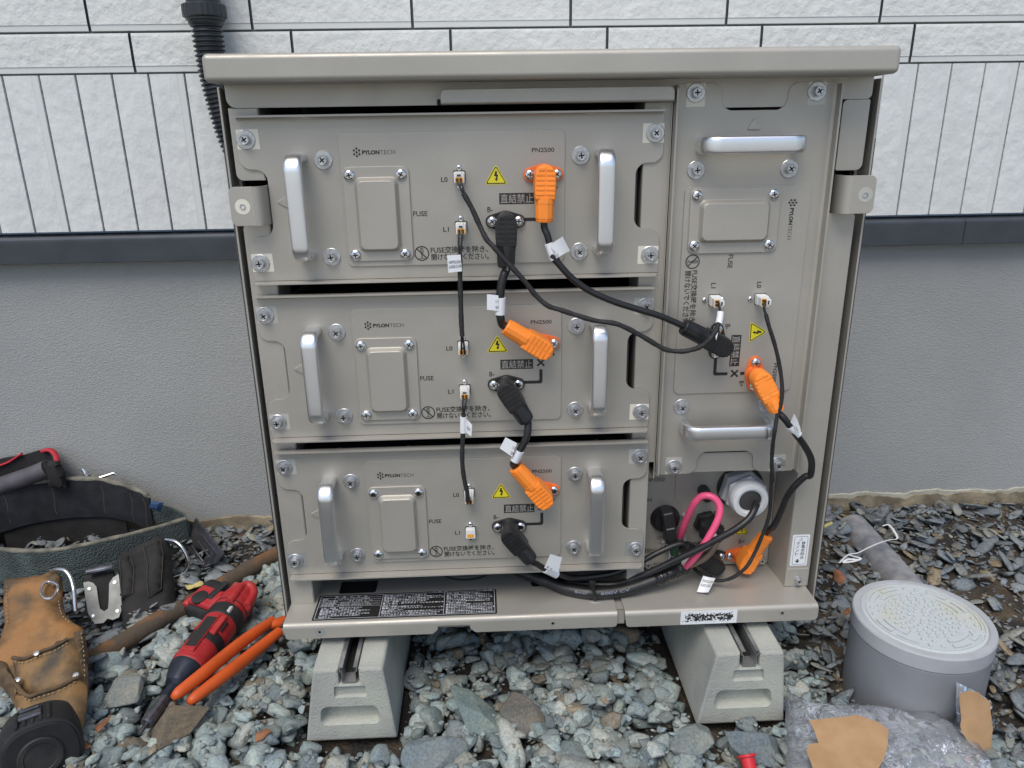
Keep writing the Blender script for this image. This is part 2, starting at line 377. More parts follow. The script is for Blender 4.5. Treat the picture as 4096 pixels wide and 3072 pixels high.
def vboard(x0, x1, z0, z1):
    y = WY; mg = rng.random() < .45; q = .45 if mg else .15
    pf = [(x0, y+.007), (x0, y+.0018), (x0+.0005, y+.0012), (x0+.007, y+.0008), (x0+.0085, y+.0004), (x0+.012, y+.0002), (x1-.0125, y+.0002), (x1-.0110, y+.0003), (x1-.0100, y+.0003+.0007*q), (x1-.0005, y+.0004+.0008*q), (x1, y+.0020), (x1, y+.007)]
    for k in range(len(pf)-1):
        (a, ya), (b, yb) = pf[k], pf[k+1]
        mb.add([(a, ya, z0), (b, yb, z0), (b, yb, z1), (a, ya, z1)], [(0, 1, 2, 3)], 1 if (k in (7, 8) and mg) else 3)
    n = len(pf)
    for z in (z0, z1): mb.add([(a, ya, z) for a, ya in pf], [tuple(range(n))], 1)
x = -.5114+.0015-.0586*46
while x < SX1: vboard(x, x+.0557, -.1505, .1012); x += .0586
PX = .2584; z = .1042; k = 0
while z < 3.3:
    xo = (-.297+.0022) if k % 2 == 0 else (-.358+.0022)
    if k > 1: xo += rng.uniform(-.1, .1)
    x = xo-PX*12
    while x < SX1: hbrick(x, x+PX-.0034, z, z+.0584); x += PX
    z += .0618; k += 1
# backing seen as the dark joints
mb.box(SX0, SX1, WY+.0060, WY+.05, -.149, 3.35, 0, 2)
mb.build('siding', [m_side, m_sides, m_joint, m_sidev], house, angle=20)
mb = MB()
pf = [(WY+.02, -.1555), (WY-.004, -.1585), (WY-.0085, -.1625), (WY-.0095, -.167), (WY-.0095, -.203), (WY-.004, -.2045), (WY+.02, -.2045)]
def run(pf, x0, x1, mi=0):
    n = len(pf); V = [(x0, a, b) for a, b in pf]+[(x1, a, b) for a, b in pf]
    mb.add(V, [(k, (k+1) % n, n+(k+1) % n, n+k) for k in range(n)]+[tuple(range(n)), tuple(range(n, 2*n))[::-1]], mi)
run(pf, SX0, 1.142)
pf2 = [(a-.0016 if a < WY else a, b) for a, b in pf]; run(pf2, 1.136, SX1)
mb.build('drip_edge', m_drip, house, angle=25)
m_found = M('sprayed_render', (.30, .31, .305), .85, var=.07, vscale=3, bump=.0, bscale=60)
n = m_found.node_tree; L = n.links.new; p = n.nodes['Principled BSDF']; tc = n.nodes['Texture Coordinate']
n1 = n.nodes.new('ShaderNodeTexNoise'); n1.inputs['Scale'].default_value = 235; n1.inputs['Detail'].default_value = 4; n1.inputs['Roughness'].default_value = .5
n1.inputs['Distortion'].default_value = .25
mp = n.nodes.new('ShaderNodeMapping'); mp.inputs['Scale'].default_value = (1, 1, 1.7); L(tc.outputs['Object'], mp.inputs['Vector']); L(mp.outputs[0], n1.inputs['Vector'])
cr = n.nodes.new('ShaderNodeValToRGB'); cr.color_ramp.elements[0].position = .44; cr.color_ramp.elements[1].position = .72; L(n1.outputs[0], cr.inputs[0])
bp = n.nodes.new('ShaderNodeBump'); bp.inputs['Strength'].default_value = .34; bp.inputs['Distance'].default_value = .0024; L(cr.outputs[0], bp.inputs['Height']); L(bp.outputs[0], p.inputs['Normal'])
mb = MB(); mb.box(SX0, SX1, WY+.018, WY+.3, -1.0, -.165)
mb.build('foundation', m_found, house)
# ragged skim of pale mortar along the foot of the render
m_mortar = M('pale_mortar', (.36, .35, .29), .85, var=.15, vscale=40, bump=.6, bscale=90, bdist=.004)
m_earth = M('earth_stain', (.20, .165, .115), .9, var=.3, vscale=25, bump=.6, bscale=90, bdist=.004, col2=(.30, .255, .175))
mb = MB()
for x0, x1, mi, zt, amp in ((.72, 1.9, 0, -.718, .009), (.72, 1.9, 1, -.7265, .012), (-1.2, .72, 1, -.7235, .010)):
    xs = np.arange(x0, x1, .008); y = WY+.018-(.003 if mi == 0 else .005)
    tp = [zt+amp*noise.noise((xx*14, mi*7.3, 0))+amp*.5*noise.noise((xx*60, 3, 0)) for xx in xs]
    V = [(xx, y, t) for xx, t in zip(xs, tp)]+[(xx, y-.004, -.80) for xx in xs]+[(xx, y+.0028+mi*.0015, t+.0015) for xx, t in zip(xs, tp)]
    N = len(xs); mb.add(V, [(k, k+1, N+k+1, N+k) for k in range(N-1)]+[(k+1, k, 2*N+k, 2*N+k+1) for k in range(N-1)], mi)
mb.build('mortar_skirt', [m_mortar, m_earth], house)

# ------------------------------------------------------------------ conduit
m_cond = M('conduit_black', (.018, .021, .025), .36, var=.15, vscale=40)
con = thing('conduit', 'black corrugated cable conduit with screw coupling on the white siding', 'conduit', (-.16, .40, .2))
cen = spline([(-.1597, .412, .168), (-.1590, .412, .13), (-.1565, .412, .09), (-.1470, .41, .03), (-.136, .408, -.012), (-.112, .40, -.06), (-.075, .39, -.10), (-.02, .37, -.13), (.06, .36, -.15)], 40)
pts = []; rr = []; acc = 0
L_ = [0]
for a, b in zip(cen, cen[1:]): L_.append(L_[-1]+(b-a).length)
N = int(L_[-1]/.0012); ts = np.linspace(0, L_[-1], N)
cx = [np.interp(ts, L_, [c[k] for c in cen]) for k in range(3)]
mb = MB()
mb.tube([(a, b, c) for a, b, c in zip(*cx)], [.0218+(.0016 if math.sin(t*2*PI/.0070) > 0 else -.0012)+.0006*math.sin(t*2*PI/.0070) for t in ts], 24)
mb.build('corrugated_hose', m_cond, con, angle=45)
mb = MB(); o = (-.1597, .412, .166); A = (0, 0, 1)
mb.lathe([(.0235, 0), (.0262, .004), (.0262, .0075), (.0290, .0085), (.0292, .012)], o, A, 40)
pr = []
o2 = Vector(o); 
V = []; n_ = 96
for h, dr in ((.012, 0), (.0135, .0026), (.030, .0026), (.0315, .0005)):
    for k in range(n_):
        a = 2*PI*k/n_; rd = .0300+dr+(.0005 if (k//2) % 2 else -.0003); V.append(o2+Vector((math.cos(a)*rd, math.sin(a)*rd, h)))
mb.add(V, [(j*n_+k, j*n_+(k+1) % n_, (j+1)*n_+(k+1) % n_, (j+1)*n_+k) for j in range(3) for k in range(n_)])
mb.lathe([(.0290, .0315), (.0255, .0325), (.0250, .2)], o, A, 40)
mb.build('coupling', m_cond, con, angle=40)
mb = MB(); mb.lathe([(.0250, .0), (.0250, 1.6)], (-.1597, .412, .30), A, 40); mb.build('rigid_pipe', m_cond, con)

# ------------------------------------------------------------------ gravel
def make_stone(seed, cuts, flat, sub=3):
    r_ = random.Random(seed); b = bmesh.new(); bmesh.ops.create_icosphere(b, subdivisions=sub, radius=1)
    pl = []
    for k in range(cuts):
        d = Vector((r_.gauss(0, 1), r_.gauss(0, 1), r_.gauss(0, 1))).normalized(); pl.append((d, r_.uniform(.44, .82)))
    off = Vector((seed*3.1, seed*1.7, 0))
    for v in b.verts:
        c = v.co.normalized(); rad = 1.15
        for d, h in pl:
            k = c.dot(d)
            if k > .05: rad = min(rad, h/k)
        rad += .030*noise.noise(c*2.2+off)+.012*noise.noise(c*6+off)+.010*noise.noise(c*14+off)
        v.co = Vector((c.x*rad, c.y*rad, c.z*rad*flat))
    V = np.array([v.co[:] for v in b.verts], np.float32); b.verts.index_update()
    F = np.array([[v.index for v in f.verts] for f in b.faces], np.int32); b.free(); return V, F
G0X, G0Y, GR = -1.0, -.62, .003
HM = gz(*np.meshgrid(np.arange(G0X, 1.75, GR), np.arange(G0Y, .475, GR)))
def blocked(x, y, r):
    for bx0, bx1 in ((.004, .134), (.531, .666)):
        if bx0-r*.55 < x < bx1+r*.55 and -.091-r*.55 < y < .37: return True
    if math.hypot(x-.867, y+.031) < .084+r*.7: return True
    if abs(x-.985) < .024+r*.4 and y > .05 and y < .40: return True
    return False
def put(stones, x, y, rx, ry, rz, rot, proto, col, sink=.35, tilt=.35, lim=None):
    i = int((x-G0X)/GR); j = int((y-G0Y)/GR); k = max(1, int(min(rx, ry)*.8/GR))
    if i < k or j < k or i >= HM.shape[1]-k or j >= HM.shape[0]-k: return
    w_ = HM[j-k:j+k+1, i-k:i+k+1]; h = float(np.percentile(w_, 45))
    cz = h+rz*(1-2*sink)
    if lim is not None and cz+rz*.8 > lim: cz = lim-rz*.8
    stones.append((x, y, cz, rx, ry, rz, rot, rng.uniform(-tilt, tilt), rng.uniform(-tilt, tilt), proto, col))
    K = int(max(rx, ry)/GR)+1; j0, j1, i0, i1 = max(0, j-K), min(HM.shape[0], j+K+1), max(0, i-K), min(HM.shape[1], i+K+1)
    yy, xx = np.mgrid[j0:j1, i0:i1]; dx = (xx-i)*GR; dy = (yy-j)*GR; c_, s_ = math.cos(rot), math.sin(rot)
    q = ((dx*c_+dy*s_)/rx)**2+((-dx*s_+dy*c_)/ry)**2
    top = np.where(q < .8, cz+rz*.85*np.sqrt(np.clip(1-q, 0, 1)), -9)
    HM[j0:j1, i0:i1] = np.maximum(HM[j0:j1, i0:i1], top)
def scatter(name, stones, protos, mat, kind='stuff'):
    Vs = []; Fs = []; Cs = []; o = 0
    for (x, y, z, rx, ry, rz, rot, tx, ty, pr, col) in stones:
        V, F = protos[pr]; mt = np.array(Euler((tx, ty, rot)).to_matrix(), np.float32)
        Vs.append((V*np.array([rx, ry, rz], np.float32))@mt.T+np.array([x, y, z], np.float32)); Fs.append(F+o); o += len(V)
        Cs.append(np.tile(np.array([*col, 1], np.float32), (len(V), 1)))
    V = np.concatenate(Vs); F = np.concatenate(Fs); C = np.concatenate(Cs)
    me = bpy.data.meshes.new(name); me.vertices.add(len(V)); me.vertices.foreach_set('co', V.ravel())
    me.loops.add(F.size); me.loops.foreach_set('vertex_index', F.ravel()); me.polygons.add(len(F))
    me.polygons.foreach_set('loop_start', np.arange(0, F.size, 3, dtype=np.int32))
    me.polygons.foreach_set('use_smooth', np.ones(len(F), bool)); me.update(calc_edges=True); me.validate()
    me.color_attributes.new('tint', 'FLOAT_COLOR', 'POINT').data.foreach_set('color', C.ravel())
    me.materials.append(mat); ob = bpy.data.objects.new(name, me); COL.objects.link(ob)
    if kind: ob['kind'] = kind
    return ob
def rockmat(name, rough=.85, bs=420, dist=.0014, strength=.9, speck=.25):
    mt = bpy.data.materials.new(name); mt.use_nodes = True; n = mt.node_tree; L = n.links.new; p = n.nodes['Principled BSDF']
    at = n.nodes.new('ShaderNodeAttribute'); at.attribute_name = 'tint'; tc = n.nodes.new('ShaderNodeTexCoord')
    nz = n.nodes.new('ShaderNodeTexNoise'); nz.inputs['Scale'].default_value = 260; nz.inputs['Detail'].default_value = 6; nz.inputs['Roughness'].default_value = .7; L(tc.outputs['Object'], nz.inputs['Vector'])
    n2 = n.nodes.new('ShaderNodeTexNoise'); n2.inputs['Scale'].default_value = 38; n2.inputs['Detail'].default_value = 4; L(tc.outputs['Object'], n2.inputs['Vector'])
    cr = n.nodes.new('ShaderNodeValToRGB'); L(nz.outputs[0], cr.inputs[0]); cr.color_ramp.elements[0].position = .30; cr.color_ramp.elements[1].position = .72
    cr.color_ramp.elements[0].color = (1-speck*1.6,)*3+(1,); cr.color_ramp.elements[1].color = (1+speck*1.5,)*3+(1,)
    mx = n.nodes.new('ShaderNodeMix'); mx.data_type = 'RGBA'; mx.blend_type = 'MULTIPLY'; mx.inputs[0].default_value = 1; L(at.outputs['Color'], mx.inputs[6]); L(cr.outputs[0], mx.inputs[7])
    c2 = n.nodes.new('ShaderNodeValToRGB'); L(n2.outputs[0], c2.inputs[0]); c2.color_ramp.elements[0].position = .35; c2.color_ramp.elements[1].position = .7
    c2.color_ramp.elements[0].color = (.80, .86, .90, 1); c2.color_ramp.elements[1].color = (1.15, 1.08, .98, 1)
    m2 = n.nodes.new('ShaderNodeMix'); m2.data_type = 'RGBA'; m2.blend_type = 'MULTIPLY'; m2.inputs[0].default_value = 1; L(mx.outputs[2], m2.inputs[6]); L(c2.outputs[0], m2.inputs[7])
    L(m2.outputs[2], p.inputs['Base Color']); p.inputs['Roughness'].default_value = rough
    nb = n.nodes.new('ShaderNodeTexNoise'); nb.inputs['Scale'].default_value = bs; nb.inputs['Detail'].default_value = 9; nb.inputs['Roughness'].default_value = .62; L(tc.outputs['Object'], nb.inputs['Vector'])
    bp = n.nodes.new('ShaderNodeBump'); bp.inputs['Strength'].default_value = strength; bp.inputs['Distance'].default_value = dist; L(nb.outputs[0], bp.inputs['Height']); L(bp.outputs[0], p.inputs['Normal'])
    return mt
m_rock = rockmat('crushed_stone'); m_slate = rockmat('slate', .7, 300, .0012, .8, .25)
P3 = [make_stone(k, 11+k % 6, .8, 3) for k in range(16)]
def tone():
    r_ = rng.random(); j = rng.uniform(.60, 1.38)
    if r_ < .52: c = (.245, .278, .272)
    elif r_ < .80: c = (.205, .235, .245)
    elif r_ < .955: c = (.29, .295, .275)
    else: c = (.20, .165, .125)
    return tuple(v*j*k for v, k in zip(c, (1.05, 1.10, 1.10)))
def is_gravel(x, y):
    if x < -.06:
        # the old pole divides gravel (front right) from slate (back left)
        t = (y-.072)/(.347-.072); return x > -.355+t*(.21)+.012 or y < .03
    if x > .705: return y < -.07-.10*min(1, (x-.705)/.25)+rng.normal(0, .012) or (x < .745 and y < .16)
    return y < .30+rng.normal(0, .02)
big = [(-.145, -.095, .046, .037, .029, .5, (.17, .135, .09)),      # brown, by the pliers
       ]
gr = []
# fine chips between the stones
for k in range(9000):
    x = rng.uniform(-.68, 1.2); y = rng.uniform(-.42, .32); s = rng.uniform(.0025, .0062)
    if is_gravel(x, y) and not blocked(x, y, s): put(gr, x, y, s*1.2, s, s*.7, rng.uniform(0, 6.3), -1-rng.integers(3), tuple(v*.72 for v in tone()), .3)
PS = [make_stone(40+k, 9, .75, 1) for k in range(3)]
for lay, (nn, a, b) in enumerate(((2850, .010, .021), (1900, .012, .026), (980, .015, .031), (1400, .006, .011))):
    for k in range(nn):
        x = rng.uniform(-.68, 1.2); y = rng.uniform(-.42, .33); s = a+(b-a)*rng.random()**1.6
        if not is_gravel(x, y): continue
        rx, ry, rz = s*rng.uniform(.9, 1.5), s*rng.uniform(.8, 1.05), s*rng.uniform(.55, .9)
        if blocked(x, y, max(rx, ry)): continue
        lim = -.749 if y < .08 else -.742
        if -.29 < x < -.06 and -.10 < y < .22: lim -= .006
        put(gr, x, y, rx, ry, rz, rng.uniform(0, 6.3), int(rng.integers(16)), tone(), (.25, .38, .42, .3)[lay], .4, lim)
for k in range(5200):
    x = rng.uniform(-.68, 1.2); y = rng.uniform(-.42, .32); s = rng.uniform(.0015, .0050)
    if is_gravel(x, y) and not blocked(x, y, s): put(gr, x, y, s*rng.uniform(1, 1.6), s, s*.6, rng.uniform(0, 6.3), -1-int(rng.integers(3)), tuple(v*.85 for v in tone()), .35, .5, -.752)
scatter('gravel', gr, P3+PS[::-1], m_rock)
PF = [make_stone(70+k, 13, .42, 2) for k in range(12)]
sl = []
def stone_slate():
    r_ = rng.random(); j = rng.uniform(.6, 1.35)
    c = (.115, .130, .143) if r_ < .74 else ((.15, .155, .145) if r_ < .95 else (.17, .135, .09))
    return tuple(v*j*1.38 for v in c)
for lay, (nn, a, b) in enumerate(((9000, .003, .007), (4200, .006, .016), (2600, .010, .025), (1500, .004, .010))):
    for k in range(nn):
        x = rng.uniform(-.95, 1.7); y = rng.uniform(-.30, .462); s = a+(b-a)*rng.random()**1.6
        if -.06 < x < .68 or is_gravel(x, y): continue
        # bare earth patch right of the buried pipe
        if lay and ((x-1.13)/.16)**2+((y-.13)/.06)**2 < 1 and rng.random() < .8: continue
        rx, ry, rz = s*rng.uniform(1.0, 1.9), s*rng.uniform(.7, 1.0), s*rng.uniform(.30, .8)
        if blocked(x, y, max(rx, ry)): continue
        put(sl, x, y, rx, ry, rz, rng.uniform(0, 6.3), int(rng.integers(12)), stone_slate(), .3, .55, -.722 if y < .4 else -.728)
for k in range(5000):
    x = rng.uniform(-.95, 1.7); y = rng.uniform(-.30, .462); s = rng.uniform(.0015, .0045)
    if -.06 < x < .68 or is_gravel(x, y) or blocked(x, y, s): continue
    put(sl, x, y, s*rng.uniform(1, 1.8), s, s*.5, rng.uniform(0, 6.3), int(rng.integers(12)), stone_slate() if rng.random() < .7 else (.13, .10, .065), .35, .5, -.722)
scatter('slate_chips', sl, PF, m_slate)
P5 = [make_stone(200+k, 12, .85, 5) for k in range(6)]
def rock(name, x, y, z, rx, ry, rz, rot, col, label, pr, tx=0, ty=0):
    o = scatter(name, [(0, 0, 0, rx, ry, rz, rot, tx, ty, pr, col)], P5, m_rock, None); o.location = (x, y, z); return tag(o, label, 'stone')

# ------------------------------------------------------------------ cabinet
cab = thing('battery_cabinet', 'wide champagne-grey metal cabinet standing open on two concrete blocks', 'cabinet', (.347, .19, -.6525))
FY = .003
mb = MB(); mb.box(-.0235, .7185, -.045, .405, .0572, .0858, .0062, seg=4); mb.build('lid', m_paint, cab, angle=40)
mb = MB()
hd = fillet([(-.017, .0333), (.4870, .0333), (.512, .0333), (.5150, .0262), (.6430, .0262), (.646, .0333), (.7138, .0333), (.7138, .0585), (-.017, .0585)], [.011, 0, .002, .006, .006, .002, .006, 0, 0])
mb.plate(hd, FY-.0018, FY+.001, .0006)
mb.build('header_panel', m_paint, cab)
mb = MB()
mb.plate(fillet([(.2214, .0350), (.4812, .0350), (.4812, .0492), (.2214, .0492)], [.0015, .0015, .006, .006]), -.0165, -.0148, .0007)
mb.ribbon([(-.0158, .0362), (-.0156, .0348), (-.0146, .0338), (-.0132, .0334), (FY, .0334)], .2214, .4812, .0016, 0, lambda a, b, z: (z, a, b))
mb.box(.2164, .2212, FY-.0032, FY-.0016, .0334, .0396, .0012, 1)
mb.build('hook_rail', [m_paint, m_dark], cab)
for sgn, nm in ((0, 'left'), (1, 'right')):
    mb = MB()
    if not sgn:
        mb.plate(fillet([(-.0166, -.0448), (.0150, -.0448), (.0150, .0332), (-.0166, .0332)], [.008, .001, 0, 0]), FY, FY+.0015, .0005)
        mb.plate(fillet([(-.0166, -.6157), (.0140, -.6157), (.0140, -.0945), (-.0166, -.0945)], [0, 0, .002, .006]), FY, FY+.0015, .0005)
        mb.ribbon([(.0135, FY), (.0152, FY+.0012), (.0158, FY+.004), (.0158, .060)], -.6157, -.0945, .0015)
        mb.ribbon([(.0145, FY), (.0162, FY+.0012), (.0168, FY+.004), (.0168, .060)], -.0448, .0332, .0015)
    else:
        mb.plate(fillet([(.6818, -.0455), (.7136, -.0455), (.7136, .0332), (.6818, .0332)], [.002, .008, .002, .006]), FY-.0004, FY+.0015, .0006)
        mb.plate(fillet([(.6800, -.6157), (.7130, -.6157), (.7130, -.0945), (.6800, -.0945)], [0, 0, .006, .002]), FY, FY+.0015, .0006)
        mb.ribbon([(.6812, FY), (.6797, FY+.0012), (.6790, FY+.004), (.6748, .062)], -.6157, -.0945, -.0015)
    mb.build('post', m_paint, cab)
# centre post between the horizontal modules and the upright one, sill under the upright one
mb = MB(); mb.plate([(.4530, -.6157+.20), (.4832, -.6157+.20), (.4832, .0332), (.4530, .0332)], FY, FY+.0015, .0005)
mb.plate([(.4530, -.6157), (.4765, -.6157), (.4765, -.4157), (.4530, -.4157)], FY, FY+.0015, .0005)
mb.ribbon([(.4832, FY), (.4836, FY+.002), (.4836, .055)], -.4400, .0332, -.0012); mb.ribbon([(.4536, FY), (.4524, FY+.0012), (.4520, FY+.004), (.4520, .06)], -.6157, .0332, -.0012); mb.build('post', m_paint, cab)
mb = MB(); mb.plate([(.4870, -.4325), (.6815, -.4325), (.6815, -.3950), (.4870, -.3950)], FY, FY+.0015, .0005); mb.build('sill', m_paint, cab)
# side panels with the dark groove behind the posts
for x0, x1, nm in ((-.0252, -.0226, 0), (.7216, .7242, 1)):
    mb = MB(); mb.box(x0, x1, .001, .405, -.6400, .0555, .0008); 
    xi = x1 if nm == 0 else x0; s_ = 1 if nm == 0 else -1
    mb.box(min(xi-s_*.0005, xi+s_*.0035), max(xi-s_*.0005, xi+s_*.0035), .030, .0315, -.64, .0555)
    mb.build('side_panel', m_paint, cab)
    mb = MB(); xo = x0 if nm == 0 else x1
    mb.box(min(xo, xo-s_*.0026), max(xo, xo-s_*.0026), .004, .016, -.640, -.010 if nm else -.004, .0006); mb.build('foam_gasket', m_rubber, cab)
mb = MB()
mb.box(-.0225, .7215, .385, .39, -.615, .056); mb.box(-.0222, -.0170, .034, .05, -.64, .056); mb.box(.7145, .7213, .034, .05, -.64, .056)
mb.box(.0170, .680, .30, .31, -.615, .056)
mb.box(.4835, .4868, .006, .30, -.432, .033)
mb.build('interior_shade', m_dark, cab)  # black sheets and strips standing in for deep shade inside cabinet and grooves
for sgn in (0, 1):
    mb = MB(); X = (lambda x: x) if sgn else (lambda x: .7008-x); f = lambda u, y, v: (X(u), y, v)
    mb.plate(fillet([(.6945, -.0935), (.7218, -.0935), (.7218, -.0500), (.6945, -.0500)], [0, .007, .007, 0]), -.0205, -.0190, .0006, 0, f)
    pr = [(.6945, -.0205), (.6915, -.0200), (.6885, -.0182), (.6858, -.0150), (.6840, -.0100), (.6830, -.0040), (.6826, .006)]
    mb.ribbon(pr, -.0935, -.0500, -.0015, 0, lambda a, b, z: (X(a), b, z))
    t = mb.build('cover_clip', m_paint, cab)
    cx_, cz_ = (.7102, -.0719) if sgn else (-.0068, -.0719)
    mb = MB(); mb.lathe([(.0086, 0), (.0086, .0003), (.0033, .0003)], (cx_, -.0205, cz_), (0, -1, 0), 32, 0)
    mb.lathe([(.0034, .0002), (.0034, .0010), (.0023, .0010), (.0020, -.004)], (cx_, -.0205, cz_), (0, -1, 0), 20, mis=[1, 1, 2])
    mb.add([(cx_+.0021*math.cos(k*PI/8), -.0200, cz_+.0021*math.sin(k*PI/8)) for k in range(16)], [tuple(range(16))], 2)
    mb.build('mask_ring', [m_patch2 if sgn else m_patch, m_zinc, m_dark], t)
# shelf with bent front lip
mb = MB(); ZS = -.6157
def shelf_f(a, b, z): return (z, a, b)
arc = [(-.0440+.006*(1-math.cos(t)), ZS-.006+.006*math.sin(t)) for t in np.linspace(0, PI/2, 7)]
for x0, x1, yb in ((-.0172, .4322, -.006), (.4428, .7092, -.006)):
    mb.ribbon(arc+[(yb, ZS)], x0, x1, -.0015, 0, shelf_f)
h1 = rrect(.0449, .0246, .0975, .0555, .004); h2 = rrect(.3197, .0246, .372, .0555, .004)
hh = rrect(.413, -.026, .4215, -.021, .002)
mb.plateh([(-.0172, -.006), (.7092, -.006), (.7092, .2), (-.0172, .2)], [h1, h2], ZS, 0, lambda u, y, v: (u, v, y))
mb.add([(u, v, ZS-.004) for u, v in ((.04, .02), (.10, .02), (.10, .06), (.04, .06))]+[(u, v, ZS-.004) for u, v in ((.315, .02), (.376, .02), (.376, .06), (.315, .06))], [(0, 1, 2, 3), (4, 5, 6, 7)], 1)  # black squares under the two holes, standing in for shade below the shelf
lipL = fillet([(-.0155, -.6386), (.1815, -.6386), (.1885, -.6320), (.1885, -.6260), (.2322, -.6260), (.2322, -.6320), (.2395, -.6386), (.4322, -.6386), (.4322, -.6217), (-.0172, -.6217)], [.004, .003, .003, .004, .004, .003, .003, .005, 0, 0])
lipR = fillet([(.4452, -.6398), (.7098, -.6398), (.7098, -.6217), (.4428, -.6217)], [.005, .006, 0, 0])
for l_ in (lipL, lipR): mb.plate(l_, -.0440, -.0425, .0006)
# small cut at the split
mb.box(.4322, .4428, -.038, -.0375, -.6375, -.617, 0, 0)
mb.build('base_shelf', [m_paint, m_dark], cab, angle=40)
mb = MB(); mb.box(-.012, .704, -.030, .385, -.6384, -.6200); mb.build('base_pan', m_paint, cab)
for x0, x1 in ((.041, .089), (.3175, .3650), (.593, .640)):
    mb = MB(); mb.ribbon([(x0, -.6386), (x0, -.6505), (x0+.0015, -.6525), (x1-.0015, -.6525), (x1, -.6505), (x1, -.6386)], -.024, .37, .0022, 0, lambda a, b, z: (a, z, b)); mb.build('mounting_foot', m_paint, cab, angle=25)
mb = MB(); mb.plate(fillet([(.6785, -.6150), (.7115, -.6150), (.7115, -.5868), (.6785, -.5868)], [0, 0, .002, .005]), FY-.0022, FY-.0002, .0006); t = mb.build('post_foot', m_paint, cab)
mb = MB(); washer(mb, .6965, -.6045, FY-.002, .0058, .0012); hexscrew(mb, .6965, -.6045, FY-.0035, .72); mb.build('screw', [m_zinc, m_recess], t)
for x, z, r, mm in ((.0306, -.6280, .0066, m_patch3), (.3443, -.6284, .0026, m_zinc), (.6595, -.6262, .0032, m_zinc)):
    mb = MB(); mb.lathe([(r, 0), (r, .0004), (.0018, .0004), (.0016, -.003)], (x, -.0440, z), (0, -1, 0), 24, mis=[0, 0, 1]); mb.add([(x+.0017*math.cos(k*PI/8), -.0436, z+.0017*math.sin(k*PI/8)) for k in range(16)], [tuple(range(16))], 1)
    mb.build('rivet_nut', [mm, m_dark], cab)
# black caution label lying on the shelf, rating label on the lip, anti-static label on the post
FS = lambda u, y, v: (u, v, ZS+y)
W0, W1, V0, V1 = .0192, .2692, -.0362, .0210
mb = MB(); mb.plate(rrect(W0, V0, W1, V1, .002), .0004, .00002, 0, 0, FS); lab = mb.build('caution_label', m_ink, cab)
mb = MB(); yy = .0006
def bar(u0, v0, u1, v1, mi=0): mb.add([FS(u0, yy, v0), FS(u1, yy, v0), FS(u1, yy, v1), FS(u0, yy, v1)], [(0, 1, 2, 3)], mi)
t_ = .0005
for u0, v0, u1, v1 in ((W0+.003, V1-.003, W1-.003, V1-.003), (W0+.003, V0+.0025, W1-.003, V0+.0025)): bar(u0, v0-t_/2, u1, v0+t_/2)
for u in (W0+.003, W0+.0900, W0+.177, W1-.003): bar(u-t_/2, V0+.0025, u+t_/2, V1-.003)
tx0, tx1 = W0+.003, W0+.088; rows = ['蓄　電　池　定　格', '種類　　　リチウムイオン二次電池', 'セル数　　92 (92 x 1)', '公称電圧　294.4V (3.2V x 92)', '定格容量　9.98kWh (294.4V x 33.9)']
v = V1-.003
for k, r_ in enumerate(rows):
    mb.text(r_, tx0+(.02 if k == 0 else .003), v-.0042, tx1-(.02 if k == 0 else .012+.004*(k % 2)), v-.0008, yy, 0, FS); v -= .0049; bar(tx0, v-.0002, tx1, v+.0002)
bar(tx0+.020, v, tx0+.0204, V1-.008)
colsT = [(W0+.008, W0+.084, v-.002, ['火災・感電・事故のおそれあり', '■分解・修理・改造をしない', '■切断電線や端子には素手で触れない', '■蓄電池ユニットを接続しない', '■移設・修理・保守・点検をする場合', 'には必ず販売店または工事店に', '連絡する']),
         (W0+.092, W0+.172, V1-.0045, ['■確実に絶縁をとって作業する', '■蓄電池ユニット端子の端子を短絡させない', '■蓄電池ユニット周辺が液体等で濡れている', '場合は直接手で触れずに拭き取る', '故障・破損・けがのおそれあり', '■上に乗る・寄りかかる・上にものを乗せる', '等をしない', '■強い衝撃や振動を与えない', '■電力線のプラス(＋)とマイナス(－)を', '逆に接続しない', '■蓄電池ユニットの電解液が漏れて目に入った', '場合はこすらずに水道水等のきれいな水で', '十分に洗浄し直ちに医師の治療を受ける']),
         (W0+.180, W0+.244, V1-.0045, ['故障・破損・けがのおそれあり', '■工事説明書を熟読して作業を行うこと', '■煙・異臭・異音が発生した場合はすぐに', '蓄電システムの運転を停止し屋内ブレーカ', 'ボックス内の蓄電システム用ブレーカを', '「切」にしたのち速やかに販売店または', '工事店に連絡する', '■本体の周辺に給湯器・エアコン室外機の', '排気口等の熱が発生するものを近づけない', '■作業を行うことは重量物のため正しい人数', '■しやすいものの上や毛布等静電気が発生', '■作業時は静電気除去ポイントを触ること', '■蓄電池ユニットを廃棄する場合は販売店に'])]
for u0, u1, v, ls in colsT:
    h = (v-V0-.0035)/len(ls)
    for k, s_ in enumerate(ls): mb.text(s_, u0, v-h*(k+.86), min(u1+.004, u0+(u1-u0)*len(s_)/19), v-h*(k+.12), yy, 0, FS, .012)
for u, s_ in ((W0+.157, '⚠ 警 告'), (W1-.030, '⚠ 注 意')): mb.text(s_, u+.002, V1-.0030, u+.024, V1-.0003, yy, 0, FS)
mb.build('print', m_whitetext, lab, smooth=False)
mb = MB(); mb.plate(rrect(.5190, -.6388, .5968, -.6178, .0014), -.0444, -.04402, .0001); lab = mb.build('rating_label', m_label, cab)
mb = MB(); rs = random.Random(3)
def blob(u, v, r):
    n_ = 12; mb.add([(u+r*rs.uniform(.6, 1.25)*math.cos(2*PI*k/n_), -.0446-rs.random()*1e-5, v+r*rs.uniform(.6, 1.25)*math.sin(2*PI*k/n_)) for k in range(n_)], [tuple(range(n_))])
